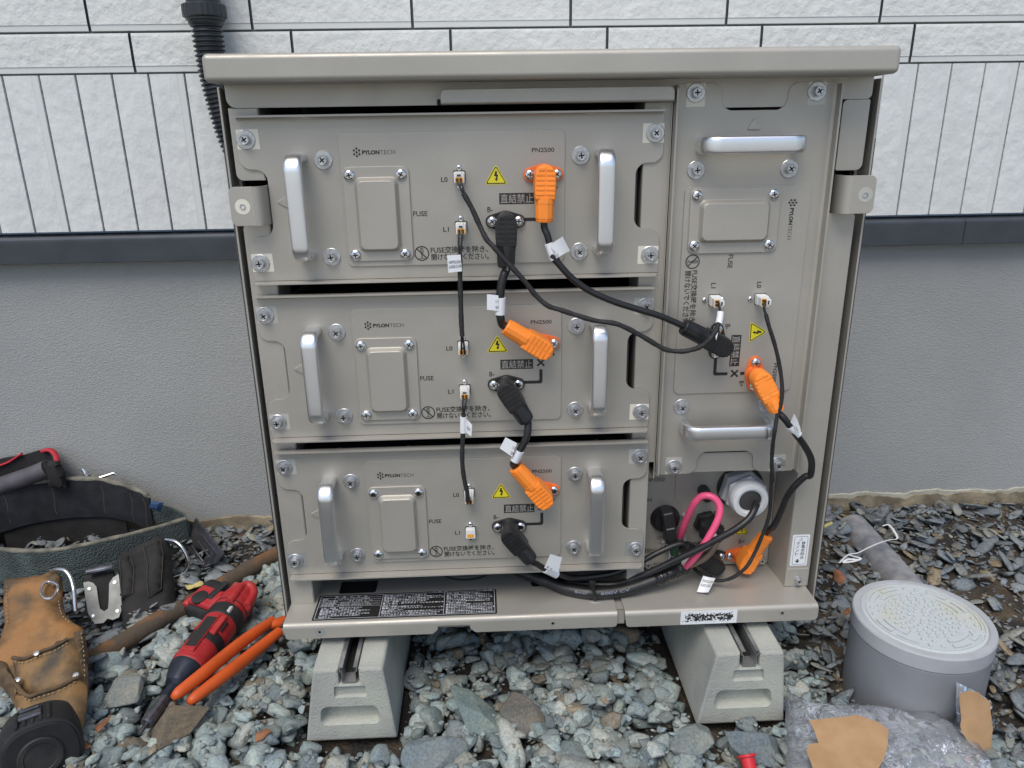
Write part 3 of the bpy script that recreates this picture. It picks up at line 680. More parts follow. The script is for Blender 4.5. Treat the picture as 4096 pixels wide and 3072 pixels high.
for k in range(260):
    u = rs.uniform(.5255, .5905); v = -.6282+rs.uniform(-.0055, .0055); blob(u, v, rs.uniform(.0004, .0017))
for k in range(60): blob(.5235+rs.uniform(-.002, .0715), -.6282+rs.choice((-1, 1))*rs.uniform(.004, .0075), rs.uniform(.0003, .0008))
mb.build('scribble', m_ink, lab, smooth=False)
mb = MB(); mb.plate(rrect(.6835, -.5828, .7078, -.5335, .0016), FY-.0003, FY-.00002, .0001); lab = mb.build('static_label', m_label, cab)
mb = MB(); y = FY-.0006
mb.plateh(rrect(.6862, -.5806, .7052, -.5358, .0025), [rrect(.6866, -.5802, .7048, -.5362, .0022)], y)
mb.text('⚠', .6930, -.5428, .6985, -.5378, y)
for k, c in enumerate('静電気除去'): mb.text(c, .6970, -.5490-k*.0057, .7022, -.5440-k*.0057, y)
for k, c in enumerate('ポイント'): mb.text(c, .6895, -.5490-k*.0057, .6942, -.5443-k*.0057, y)
mb.add([(.6925, y, -.5745), (.6925, y, -.5720), (.6945, y, -.5720), (.6945, y, -.5745), (.6968, y, -.5745), (.6935, y, -.5782), (.6902, y, -.5745)], [(0, 1, 2, 3), (4, 5, 6)])
mb.build('print', m_ink, lab, smooth=False)

# ------------------------------------------------------------------ battery modules
def module():
    t = thing('battery_module', '', 'battery module', (0, 0, 0), 'battery modules in the cabinet')
    mb = MB(); e0, e1 = -.0105, .4753
    mb.plate(fillet([(e0, -.161), (e0, -.1085), (.0190, -.1085), (.0190, -.0328), (e0, -.0328), (e0, .0215), (e1, .0215), (e1, -.0328), (.4442, -.0328), (.4442, -.1085), (e1, -.1085), (e1, -.161)],
                    [0, .013, .013, .013, .013, 0, 0, .013, .013, .013, .013, 0], 8), 0, .002, .0006)
    mb.ribbon([(0, .0190), (-.0002, .0210), (-.0014, .0226), (-.0032, .0232), (-.0118, .0232)], -.0078, .4726, -.0022, 0, lambda a, b, z: (z, a, b))
    mb.plate(fillet([(-.0085, -.0128), (.4735, -.0128), (.4735, .0005), (-.0085, .0005)], [.005, .005, 0, 0]), -.1612, -.1636, .0006, 0, lambda u, y, v: (u, v, y))
    mb.build('front_panel', m_paint2, t)
    mb = MB(); mb.box(.0185, .4465, .0021, .29, -.157, .0125, 0); 
    for x in (.07, .16, .30, .41): mb.lathe([(.006, 0), (.006, .002), (.0035, .004)], (x, .018, .0125), (0, 0, 1), 14, 1)
    mb.build('case', [m_dark, m_zinc], t)
    mb = MB(); mb.plate(rrect(.1028, -.1456, .3608, .0055, .0075), -.0023, .001, .0007); ins = mb.build('inset_panel', m_paint2, t)
    mb = MB()
    fc = rrect(.1048, -.1392, .1812, -.0310, .0080); mb.plate(fc, -.0048, -.0005, .0009)
    # pressed bulge with soft shoulders
    rg = []
    for k in range(9):
        q = k/8; d = .0048*q; yv = -.0048-.0070*(q*q*(3-2*q)); rg.append((rrect(.1176+d, -.1285+d, .1688-d, -.0428-d, max(.002, .0080-d*.4)), yv-.00002))
    mb.loft(rg); cv = mb.build('fuse_cover', m_paint2, ins, angle=60)
    for x, z in ((.1130, -.0405), (.1720, -.0407), (.1130, -.1315), (.1716, -.1317)):
        mb = MB(); panscrew(mb, x, z, -.0048, .0066); mb.build('cover_screw', [m_chrome, m_recess], t)
    for u in (.0562, .4048):
        mb = MB(); z0, z1, so, rb = -.0205, -.1308, -.0325, .014
        path = [Vector((u, .0, z0))]+[Vector((u, so+rb-rb*math.sin(a), z0-rb+rb*math.cos(a)))for a in np.linspace(0, PI/2, 8)]+[Vector((u, so, z0-rb-(z0-z1-2*rb)*k/6)) for k in range(1, 6)]+[Vector((u, so+rb-rb*math.cos(a), z1+rb-rb*math.sin(a))) for a in np.linspace(0, PI/2, 8)]+[Vector((u, 0, z1))]
        mb.tube(path, .0053, 28, flat=1.86, up=(1, 0, 0), sq=3.2); mb.build('handle', m_alu, t, angle=60)
    mb = MB(); tri = fillet([(.0262, -.0693), (.0405, -.0612), (.0405, -.0774)], .0012, 3); mb.plate(tri, -.0018, .001, .0010); mb.build('arrow_emboss', m_paint2, t)
    pk = [m_patch, m_patch2, m_patch3]
    for k, (x, z) in enumerate(((0, 0), (-.0003, -.1393), (.4648, 0), (.4644, -.1394))):
        mb = MB(); s_ = -1 if x > .2 else 1
        dx = .0115 if x < .2 else .0
        mb.add([(x+a, -.0003, z+b) for a, b in (((-.0102, -.0105), (.0150, -.0105), (.0146, .0112), (-.0104, .0110)) if x < .2 else ((-.0145, -.0108), (.0104, -.0108), (.0104, .0105), (-.0143, .0108)))], [(0, 1, 2, 3)]); mb.build('mask_patch', m_patch, t, smooth=False)
        mb = MB(); washer(mb, x, z, -.0004); hexscrew(mb, x, z, -.0018, .92); mb.build('corner_screw', [m_zinc, m_recess], t)
    for x, z in ((.0843, -.0234), (.0840, -.1338), (.3792, -.0232), (.3789, -.1337)):
        mb = MB(); washer(mb, x, z, 0); hexscrew(mb, x, z, -.0014, .92); mb.build('panel_screw', [m_zinc, m_recess], t)
    # lettering
    y = -.0025
    mb = MB(); s_ = .00215
    for i, j in ((0, 2.35), (-1, 1.2), (1, 1.2), (0, 0), (-1, -1.2), (1, -1.2), (0, -2.35)):
        x, z = .1232+i*.00295, -.0156+j*.00178; mb.plate(fillet([(x-s_*.72, z), (x, z-s_*.78), (x+s_*.72, z), (x, z+s_*.78)], .0005, 2), y, y+.0001)
    for i in (-1, 0, 1): mb.add([(.1232+i*.00295+a, y+.00002, -.0156+b) for a, b in ((-.0002, -.0022 if i else -.004), (.0002, -.0022 if i else -.004), (.0002, .0022 if i else .004), (-.0002, .0022 if i else .004))], [(0, 1, 2, 3)])
    mb.text('PYLON', .1292, -.0182, .1490, -.0135, y, 0, None, .045); mb.text('TECH', .1498, -.0182, .1664, -.0135, y, 0, None, -.012)
    mb.build('logo', m_ink, ins, smooth=False); mb = MB()
    mb.text('PN2500', .3226, -.0188, .3484, -.0139, y, 0, None, .012)
    mb.build('model_number', m_ink, ins, smooth=False); mb = MB()
    mb.text('FUSE', .1832, -.0882, .1998, -.0824, y, 0, None, .012)
    mb.build('fuse_mark', m_ink, ins, smooth=False); mb = MB()
    mb.text('L0', .2174, -.0500, .2250, -.0444, y, 0, None, .014); mb.text('L1', .2174, -.1068, .2240, -.1012, y, 0, None, .014)
    mb.text('B-', .2700, -.0852, .2763, -.0790, y, 0, None, .012); mb.text('B+', .3452, -.0615, .3528, -.0556, y, 0, None, .012)
    mb.build('socket_marks', m_ink, ins, smooth=False); mb = MB()
    mb.text('FUSE交換時を除き、', .2014, -.1318, .2695, -.1236, y, 0, None, .014); mb.text('開けないでください。', .2020, -.1402, .2703, -.1323, y, 0, None, .014)
    cx_, cz_, r_ = .1908, -.1316, .0088
    mb.plateh(circ(cx_, cz_, r_, 36), [circ(cx_, cz_, r_-.0013, 36)], y)
    mb.add([(cx_+a, y, cz_+b) for a, b in ((-.0062, .0053), (-.0053, .0062), (.0062, -.0053), (.0053, -.0062))], [(0, 1, 2, 3)])
    def stroke(p, wd=.0004):
        for (a, b), (c, d) in zip(p, p[1:]):
            q = Vector((c-a, d-b)); q = Vector((-q.y, q.x)).normalized()*wd/2; mb.add([(cx_+a+q.x, y, cz_+b+q.y), (cx_+a-q.x, y, cz_+b-q.y), (cx_+c-q.x, y, cz_+d-q.y), (cx_+c+q.x, y, cz_+d+q.y)], [(0, 1, 2, 3)])
    stroke([(-.0015, .0058), (-.0018, .0015), (-.0008, -.0004), (.0008, -.0004), (.0018, .0015), (.0015, .0058), (.0005, .0064), (-.0005, .0064), (-.0015, .0058)], .0006); stroke([(-.0005, .006), (-.0005, .0005)]); stroke([(.0005, .006), (.0005, .0005)])
    stroke([(-.0006, -.0006), (-.0006, -.0035), (0, -.0055), (.0006, -.0035), (.0006, -.0006)], .0005); stroke([(-.0034, -.0058), (.0034, -.0058)], .0006)
    mb.build('service_notice', m_ink, ins, smooth=False); mb = MB()
    # "do not link" sign: cross and elbow bar between the two sockets
    mb.plate(cross_out(.3349, -.0687, .0062, .0024), y, y+.0001)
    eb = fillet([(.3070, -.0963), (.3350, -.0963), (.3370, -.0943), (.3370, -.0777), (.3330, -.0777), (.3330, -.0923), (.3070, -.0923)], [0, .0025, .0025, 0, 0, .002, 0], 4); mb.plate(eb, y, y+.0001)
    # in the gap above the orange socket the bar goes on
    mb.add([(.3330, y, -.0612), (.3370, y, -.0612), (.3370, y, -.0560), (.3330, y, -.0560)], [(0, 1, 2, 3)])
    mb.build('link_bar', m_ink, ins, smooth=False); mb = MB()
    mb.plate([(.2841, -.0764), (.3252, -.0764), (.3252, -.0637), (.2841, -.0637)], y, y+.0001)
    mb.text('直結禁止', .2854, -.0753, .3239, -.0648, y-.0002, 1, None, .008)
    mb.build('link_sign', [m_ink, m_glabel], ins, smooth=False)
    mb = MB(); y2 = y-.0001; ct = (.2809, -.0463)
    mb.plate(fillet([(.2672, -.0538), (.2946, -.0538), (.2809, -.0312)], .0017, 4), y2, y2+.00015, 0)
    mb.plateh(fillet([(.2686, -.0530), (.2932, -.0530), (.2809, -.0328)], .0013, 4), [fillet([(.2703, -.0519), (.2915, -.0519), (.2809, -.0346)], .0008, 4)], y2-.0002, 1)
    zz = [(.2802, -.0387), (.2822, -.0389), (.2818, -.0424), (.2836, -.0428), (.2821, -.0472), (.2834, -.0470), (.2811, -.0503), (.2793, -.0470), (.2806, -.0472), (.2811, -.0446), (.2785, -.0441)]
    mb.plate(zz, y2-.0002, y2-.0001, 0, 1); mb.build('hazard_triangle', [m_yellow, m_ink], t, smooth=False)
    for nm, zc in (('signal_socket', -.0450), ('signal_socket', -.1022)):
        mb = MB(); xc = .2386
        mb.plate(rrect(xc-.0072, zc-.0066, xc+.0072, zc+.0078, .002), -.0031, -.0005, .0003, 1)
        mb.plate(rrect(xc-.0064, zc-.0062, xc+.0064, zc+.0066, .0016), -.0115, -.001, .0006, 0)
        mb.plate(rrect(xc-.0044, zc-.0046, xc+.0044, zc+.0006, .001), -.01165, -.0114, 0, 2)
        for k in (-1, 0, 1): mb.box(xc+k*.0026-.0008, xc+k*.0026+.0008, -.01185, -.0114, zc-.0044, zc-.002, 0, 2)
        sk = mb.build(nm, [m_white, m_ink, m_seal], t)
        for z in (zc+.0106, zc-.0116):
            mb = MB(); panscrew(mb, xc, z, -.0023, .0034, .0024); mb.build('screw', [m_chrome, m_recess], sk)
    for mm, xc, zc in ((m_orange2, .3357, -.0434), (m_black, .2909, -.0957)):
        mb = MB(); a = []
        hull = [circ(xc-.0156, zc, .0078, 40), circ(xc+.0156, zc, .0078, 40), circ(xc, zc, .0122, 40)]
        pts = [p for c in hull for p in c]; out = convex(pts); mb.plate(out, -.0054, -.0005, .0009)
        mb.lathe([(.0115, .004), (.0112, .006), (.0104, .0065), (.0104, .019)], (xc, 0, zc), (0, -1, 0), 28); sk = mb.build('power_socket', mm, t)
        for s_ in (-1, 1):
            mb = MB(); panscrew(mb, xc+s_*.0156, zc, -.0054, .0062, .0042); mb.build('screw', [m_chrome, m_recess], sk)
    return t
def convex(pts):
    pts = sorted(set(pts)); h = []
    for P in (pts, pts[::-1]):
        g = []
        for p in P:
            while len(g) > 1 and (g[-1][0]-g[-2][0])*(p[1]-g[-2][1])-(g[-1][1]-g[-2][1])*(p[0]-g[-2][0]) <= 0: g.pop()
            g.append(p)
        h += g[:-1]
    return h
mod_a = module(); mod_a['label'] = 'topmost of the three horizontal battery modules, under the long hook rail'
mod_b = copy_tree(mod_a); mod_b.location = (-.0027, 0, -.2025); mod_b['label'] = 'middle one of the three horizontal battery modules in the cabinet'
mod_c = copy_tree(mod_a); mod_c.location = (-.0021, 0, -.4048); mod_c['label'] = 'lowest of the three horizontal battery modules, just above the black caution label'
mod_v = copy_tree(mod_a); mod_v.rotation_euler = (0, PI/2, 0); mod_v.location = (.6484, 0, .0422); mod_v['label'] = 'battery module standing upright on the right side of the cabinet, handles horizontal'
def patches(mod, mats):
    for o, mm in zip([c for c in mod.children if c.name.split('.')[0] == 'mask_patch'], mats):
        o.data = o.data.copy(); o.data.materials[0] = mm
patches(mod_a, [m_patch, m_patch, m_patch, m_patch]); patches(mod_b, [m_patch2, m_patch2, m_patch2, m_patch]); patches(mod_c, [m_patch2, m_patch3, m_patch2, m_patch3]); patches(mod_v, [m_patch3, m_patch, m_patch2, m_patch2])

# ------------------------------------------------------------------ control unit (lower right, set back)
cu = thing('control_unit', 'recessed metal connection panel with rotary switch and cable glands, lower right in the cabinet', 'control panel', (.57, .07, -.6157)); CY = .058
mb = MB(); mb.box(.470, .6745, CY, CY+.22, -.6120, -.4365, .0008)
mb.plate(fillet([(.640, -.6150), (.6715, -.6150), (.6715, -.5960), (.650, -.5960), (.640, -.6060)], [0, 0, .003, .006, .002]), CY-.0016, CY-.0002, .0005)
mb.plate(fillet([(.5276, -.4300), (.5290, -.4995), (.5402, -.5115), (.5402, -.5905), (.6690, -.5905), (.6690, -.4300)], [0, .002, .002, .004, .006, 0]), CY-.0012, CY-.0001, .0008)
mb.build('panel', m_paint2, cu)
mb = MB(); y = CY-.0016
mb.text('PNM350', .4826, -.4715, .5130, -.4655, y+.0012); mb.build('model_number', m_ink, cu, smooth=False); mb = MB(); mb.text('ON', .4850, -.5035, .4960, -.4975, y+.0012); mb.text('OFF', .5060, -.5655, .5170, -.5600, y+.0012)
mb.build('switch_marks', m_ink, cu, smooth=False); mb = MB(); mb.text('TO PCS', .5717, -.5280, .6014, -.5215, y); mb.build('outlet_mark', m_ink, cu, smooth=False); mb = MB(); mb.text('LINK', .5565, -.5770, .5720, -.5705, y); mb.text('B+', .6280, -.5762, .6374, -.5696, y)
mb.build('socket_marks', m_ink, cu, smooth=False); mb = MB(); mb.text('増設EG', .4860, -.5880, .5060, -.5800, y+.0012); mb.text('PCS', .5040, -.6105, .5150, -.6045, y+.0012)
mb.build('earth_marks', m_ink, cu, smooth=False); mb = MB(); mb.text('SUB COM', .6060, -.5325, .6300, -.5280, y, 1)
mb.build('gland_marks', [m_ink, m_glabel], cu, smooth=False)
mb = MB(); mb.plate(fillet([(.6205, -.5612), (.6412, -.5612), (.6308, -.5400)], .0015, 3), y-.0001, y+.0001)
mb.plateh(fillet([(.6218, -.5604), (.6399, -.5604), (.6308, -.5418)], .001, 3), [fillet([(.6232, -.5595), (.6385, -.5595), (.6308, -.5436)], .0008, 3)], y-.0003, 1)
zz = [(.2802, -.0387), (.2822, -.0389), (.2818, -.0424), (.2836, -.0428), (.2821, -.0472), (.2834, -.0470), (.2811, -.0503), (.2793, -.0470), (.2806, -.0472), (.2811, -.0446), (.2785, -.0441)]
mb.plate([(.6308+(a-.2809)*.8, -.5530+(b+.0445)*.75) for a, b in zz], y-.0003, y-.0002, 0, 1); mb.build('hazard_triangle', [m_yellow, m_ink], cu, smooth=False)
mb = MB(); c = (.5166, CY, -.5310)
mb.lathe([(.0215, 0), (.0215, .003), (.0195, .006), (.0185, .010), (.0165, .012)], c, (0, -1, 0), 40)
rot = Matrix.Translation((c[0], 0, c[2])) @ Matrix.Rotation(R(-10), 4, 'Y')
mb.box(-.0082, .0082, CY-.034, CY-.010, -.0245, .0265, .003, 0, 3, rot); mb.box(-.0030, .0030, CY-.014, CY-.003, -.044, -.022, .0012, 0, 2, rot)
mb.box(-.0055, .0055, CY-.0343, CY-.034, .0005, .0025, 0, 1, 2, rot); mb.build('rotary_switch', [m_black, m_zinc], cu)
mb = MB(); o = (.6222, CY, -.4835); A = (0, -1, 0)
mb.lathe([(.0335, -.001), (.0335, .004)], o, A, 40, 1); mb.lathe([(.0300, .003), (.0330, .005), (.0330, .018), (.0305, .0215)], o, A, 6, 0, up=(.25, 0, 1))
mb.lathe([(.0275, .0215), (.0280, .023), (.0305, .026), (.0305, .030), (.0285, .0315)], o, A, 6, 0, up=(.1, 0, 1))
mb.lathe([(.0262, .030), (.0270, .036), (.0262, .044), (.0240, .0475), (.0190, .0480), (.0158, .0462), (.0156, .040)], o, A, 44, 2); mb.lathe([(.0157, .043), (.0100, .0445), (.004, .0448), (0, .0448)], o, A, 36, 3)
mb.build('large_gland', [m_gland, m_ink, m_glandw, m_rubber], cu, angle=30)
mb = MB(); o = (.5772, CY, -.5390)
mb.lathe([(.0195, 0), (.0195, .010), (.0175, .0125)], o, A, 6, 0, up=(.3, 0, 1)); mb.lathe([(.0165, .0125), (.0165, .024), (.0185, .026), (.0180, .034)], o, A, 6, 0, up=(.1, 0, 1)); mb.lathe([(.0155, .034), (.0140, .042), (.0095, .043), (.0085, .040)], o, A, 28)
mb.build('small_gland', m_black, cu, angle=30)
mb = MB(); mb.lathe([(.0082, 0), (.0082, .012), (.0075, .014), (.0078, .026), (.0066, .0275)], (.5690, CY, -.4865), A, 24); mb.build('capped_port', m_black, cu)
for x, z, s_ in ((.6641, -.6049, .72), (.5173, -.5728, .75), (.5267, -.5944, .8), (.4939, -.6053, .75), (.5473, -.5688, .75), (.5450, -.5288, .6)):
    mb = MB(); washer(mb, x, z, CY-.0014, .0062, .001); hexscrew(mb, x, z, CY-.0024, s_); mb.build('screw', [m_zinc, m_recess], cu)
for mm, xc, zc in ((m_orange2, .6309, -.5946), (m_black, .5868, -.5952)):
    mb = MB(); out = convex([p for cc in (circ(xc-.0156, zc, .0078, 40), circ(xc+.0156, zc, .0078, 40), circ(xc, zc, .0122, 40)) for p in cc]); mb.plate(out, CY-.0048, CY-.001, .0008)
    mb.lathe([(.0115, .004), (.0112, .006), (.0104, .0065), (.0104, .019)], (xc, CY, zc), A, 28); sk = mb.build('power_socket', mm, cu)
    for s_ in (-1, 1):
        mb = MB(); panscrew(mb, xc+s_*.0156, zc, CY-.0048, .0060, .0042); mb.build('screw', [m_chrome, m_recess], sk)

# ------------------------------------------------------------------ cables
def plug(parent, cx, cz, by, end, mat, name, mark=None):
    """right-angled power plug: ribbed head over the socket, sleeve towards 'end'"""
    yc = by-.0285; d = Vector((end[0]-cx, end[2]-cz)); Lp = d.length; d /= Lp; e = Vector((-d.y, d.x)); dy = (end[1]-yc)
    f = lambda u, y, v: (cx+d.x*u+e.x*v, y+dy*max(0, u/Lp)**1.5*.9, cz+d.y*u+e.y*v)
    mb = MB(); r = .0122
    out = [(r*math.cos(a), r*math.sin(a)) for a in np.linspace(PI/2, 3*PI/2, 15)]+[(.012, -.0124), (.0235, -.0118), (.0262, -.0112), (.0262, .0112), (.0235, .0118), (.012, .0124)]
    mb.plate(out, yc-.0098, yc+.0102, .0030, 0, f)
    for k in range(6):
        u = -.0070+k*.0053
        for s_ in (-1, 1):
            w_ = .0104 if k else .0080
            a, b = (.0010, w_) if s_ > 0 else (-w_, -.0010)
            p = [(u-.0016, a), (u+.0012, a), (u+.0012, b), (u-.0016, b)]; mb.plate(p, yc-.0106, yc-.0090, .0003, 0, f)
    nm_ = MB()
    def oct_(u0, u1, r0, r1):
        n = 12; V = []
        for u, rr in ((u0, r0), (u1, r1)):
            for k in range(n):
                a = 2*PI*(k+.5)/n; V.append(f(u, yc+rr*math.sin(a), rr*math.cos(a)))
        nm_.add(V, [(k, (k+1) % n, n+(k+1) % n, n+k) for k in range(n)]+[tuple(range(n, 2*n)), tuple(range(n))[::-1]])
    oct_(.024, .030, .0114, .0114); oct_(.029, Lp-.004, .0110, .0106); oct_(Lp-.0045, Lp-.0015, .0098, .0098); oct_(Lp-.002, Lp, .0102, .0094)
    hd_ = mb.build(name, mat, parent, angle=40); nm_.build('sleeve', mat, hd_, angle=25)
    if mark:
        t = MB(); t.text(mark, .030, .0005, .052, .0023, yc-.0100, 0, f); t.build('print', m_whitetext, hd_, smooth=False)
    q = f(Lp-.006, yc, 0); return Vector(q), Vector((d.x, 0, d.y))
def rope(parent, pts, r, mat, name, n=12, k=8, wob=0):
    mb = MB(); P = spline(pts, k); rr = r if not wob else [r*(1+wob*math.sin(i*1.7+r*999)*.6+wob*math.sin(i*.61)) for i in range(len(P))]
    mb.tube(P, rr, n); return mb.build(name, mat, parent, angle=80), P
def flag(parent, cor, lines, wrap=None, mats=None, curl=0):
    """folded paper flag round a cable; cor = four corners (top left, top right, bottom right, bottom left)"""
    a, b, c, d = [Vector(p) for p in cor]; nrm = (b-a).cross(d-a).normalized(); nrm = nrm if nrm.y < 0 else -nrm
    f = lambda u, y, v: tuple((a.lerp(b, u)).lerp(d.lerp(c, u), 1-v)+nrm*(y+curl*(u-.3)**2))
    mb = MB(); N = 6; g = rrect(0, 0, 1, 1, .09, 3)
    for yy, fl in ((.0004, 0), (-.0001, 1)):
        V = [f(i/N, yy, j/N) for j in range(N+1) for i in range(N+1)]; mb.add(V, [(j*(N+1)+i, j*(N+1)+i+1, (j+1)*(N+1)+i+1, (j+1)*(N+1)+i) for j in range(N) for i in range(N)])
    if wrap: mb.tube([wrap[0], Vector(wrap[0]).lerp(Vector(wrap[1]), .5), wrap[1]], wrap[2], 14)
    o = mb.build('tag', m_label, parent, smooth=True)
    if lines:
        t = MB()
        for st, u0, v0, u1, v1 in lines: t.text(st, u0, v0, u1, v1, .0008, 0, f)
        t.build('print', m_ink, o, smooth=False)
    return o
HF = lambda ox, oz: (lambda u, y, v: (ox+u, y, oz+v))
VF = lambda u, y, v: (.6484+v, y, .0422-u)
def splug(parent, f, zc):
    xc = .2386; mb = MB()
    mb.plate(rrect(xc-.0056, zc-.0056, xc+.0056, zc+.0056, .0014), -.0228, -.0110, .0007, 0, f)
    mb.plate(rrect(xc-.0034, zc+.0018, xc+.0034, zc+.0070, .0008), -.0236, -.0120, .0006, 0, f); mb.plate(rrect(xc-.0022, zc+.0026, xc+.0022, zc+.0044, .0003), -.0240, -.0234, 0, 2, f)
    mb.plate(rrect(xc-.0046, zc-.0050, xc+.0046, zc+.0012, .0012), -.0231, -.0226, .0002, 1, f)
    for s_ in (-1, 1): mb.plate(rrect(xc+s_*.0020-.0014, zc-.0042, xc+s_*.0020+.0014, zc+.0002, .0003), -.0234, -.0230, 0, 2, f)
    mb.build('signal_plug', [m_white, m_seal, m_ink], parent)
    return [Vector(f(xc+s_*.0020, -.0225, zc-.002)) for s_ in (-1, 1)]
HA, HB, HC = HF(0, 0), HF(-.0027, -.2025), HF(-.0021, -.4048)
def leads(parent, st, to, mid):
    for p in st:
        mb = MB(); mb.tube(spline([p, p+Vector((0, -.006, 0)), Vector(mid)+(p-(st[0]+st[1])/2)*.8, Vector(to)+(p-(st[0]+st[1])/2)*.25], 6), .0012, 8); mb.build('lead', m_cable, parent, angle=80)
GC = 'thin signal cables between battery modules'
# 1: top module L0 -> upright module L1
c = thing('signal_cable', 'thin black taped signal cable sagging from top module across to the upright module', 'cable', (.24, -.03, -.05), GC)
s0 = splug(c, HA, -.0450); leads(c, s0, (0.2442,-0.0330,-0.0630), (0.2413,-0.0320,-0.0544))
rope(c, [(0.2432,-0.0330,-0.0607), (0.2517,-0.0340,-0.0761), (0.2601,-0.0360,-0.0953), (0.2677,-0.0400,-0.1110), (0.2765,-0.0430,-0.1205), (0.2887,-0.0450,-0.1349), (0.3094,-0.0460,-0.1581), (0.3231,-0.0450,-0.1762), (0.3368,-0.0460,-0.1885), (0.3516,-0.0460,-0.1940), (0.3703,-0.0460,-0.2007), (0.3926,-0.0470,-0.2077), (0.4152,-0.0470,-0.2115), (0.4306,-0.0460,-0.2179), (0.4503,-0.0440,-0.2292), (0.4701,-0.0430,-0.2417), (0.4818,-0.0430,-0.2474), (0.4987,-0.0450,-0.2488), (0.5126,-0.0490,-0.2451), (0.5228,-0.0520,-0.2387), (0.5313,-0.0530,-0.2289), (0.5369,-0.0500,-0.2212), (0.5407,-0.0440,-0.2160)], .0030, m_tapewrap, 'taped_wire', 12, 8, .06)
s1 = splug(c, VF, -.1022); leads(c, s1, (0.5446,-0.0360,-0.2051), (0.5442,-0.0330,-0.1985))
mb = MB(); mb.tube(spline([(0.5448,-0.0360,-0.2036), (0.5436,-0.0390,-0.2096), (0.5414,-0.0430,-0.2163)], 5), .0040, 14); mb.build('tag', m_label, c)
mb = MB(); p = [Vector(q) for q in ((0.5363,-0.0575,-0.2230), (0.5339,-0.0580,-0.2276), (0.5350,-0.0580,-0.2325), (0.5360,-0.0585,-0.2256))]; mb.add(p, [(0, 1, 2, 3)]); mb.build('tag', m_label, c)
# 2: top L1 -> middle L0
c = thing('signal_cable', 'thin black signal cable with printed white tag from top module down to the middle one', 'cable', (.24, -.03, -.1), GC)
s0 = splug(c, HA, -.1022); leads(c, s0, (0.2369,-0.0340,-0.1312), (0.2374,-0.0330,-0.1167))
rope(c, [(0.2368,-0.0340,-0.1284), (0.2361,-0.0340,-0.1550), (0.2358,-0.0340,-0.1831), (0.2356,-0.0340,-0.2098), (0.2360,-0.0340,-0.2253)], .0029, m_tapewrap, 'taped_wire', 12, 8, .05)
s1 = splug(c, HB, -.0450); leads(c, s1, (0.2358,-0.0340,-0.2237), (0.2361,-0.0310,-0.2398))
flag(c, ((0.2223,-0.0390,-0.1288), (0.2378,-0.0390,-0.1282), (0.2386,-0.0390,-0.1473), (0.2230,-0.0390,-0.1488)), [('5WRPY02-02054', .08, .50, .97, .68), ('05-00050 251208', .08, .24, .97, .42)])
# 3: middle L1 -> lowest L0
c = thing('signal_cable', 'thin black signal cable with small curled white tag from middle module down to the lowest', 'cable', (.24, -.03, -.3), GC)
s0 = splug(c, HB, -.1022); leads(c, s0, (0.2340,-0.0340,-0.3272), (0.2349,-0.0330,-0.3140))
rope(c, [(0.2341,-0.0340,-0.3251), (0.2331,-0.0340,-0.3429), (0.2316,-0.0340,-0.3621), (0.2302,-0.0340,-0.3836), (0.2307,-0.0340,-0.4033), (0.2325,-0.0340,-0.4189), (0.2347,-0.0330,-0.4318), (.2350, -.031, -.4470)], .0029, m_tapewrap, 'taped_wire', 12, 8, .05)
s1 = splug(c, HC, -.0450); leads(c, s1, (.2350, -.031, -.4470), (.2360, -.030, -.4485))
flag(c, ((0.2360,-0.0370,-0.3292), (0.2438,-0.0360,-0.3378), (0.2424,-0.0360,-0.3535), (0.2349,-0.0370,-0.3477)), [('359', .3, .30, .75, .55)], ((0.2338,-0.0340,-0.3286), (0.2328,-0.0340,-0.3497), .0042), curl=.006)
# 4: upright L0 -> control unit
c = thing('signal_cable', 'thin black signal cable hanging down the right side, white tag lying on the shelf', 'cable', (.60, -.03, -.2), GC)
s0 = splug(c, VF, -.0450); leads(c, s0, (0.6007,-0.0360,-0.2098), (0.5976,-0.0340,-0.1996))
rope(c, [(0.6000,-0.0360,-0.2079), (0.6044,-0.0380,-0.2221), (0.6143,-0.0390,-0.2478), (0.6220,-0.0400,-0.2738), (0.6264,-0.0430,-0.2995), (0.6258,-0.0460,-0.3191), (0.6227,-0.0460,-0.3357), (0.6206,-0.0480,-0.3561), (0.6226,-0.0420,-0.3802), (0.6266,-0.0360,-0.4073), (0.6326,-0.0300,-0.4329), (0.6335,-0.0220,-0.4277), (0.6388,-0.0150,-0.4678), (0.6407,-0.0100,-0.4977), (0.6361,-0.0070,-0.5251), (0.6286,-0.0060,-0.5527), (0.6168,-0.0100,-0.5734), (0.6021,-0.0060,-0.5914), (0.5888,0.0000,-0.6008), (0.5766,0.0060,-0.6032), (0.5636,0.0140,-0.6007), (0.5571,0.0300,-0.5994), (0.5568,0.0520,-0.6018)], .0025, m_tapewrap, 'taped_wire', 12, 8, .05)
flag(c, ((0.5622,0.0060,-0.5959), (0.5776,0.0000,-0.5979), (0.5652,-0.0120,-0.6125), (0.5502,-0.0080,-0.6125)), [('5WRPY02-02058', .10, .62, .95, .80), ('14-00050 V2020C', .10, .36, .95, .54)], curl=.012)

GP = 'black power cables with plug ends'
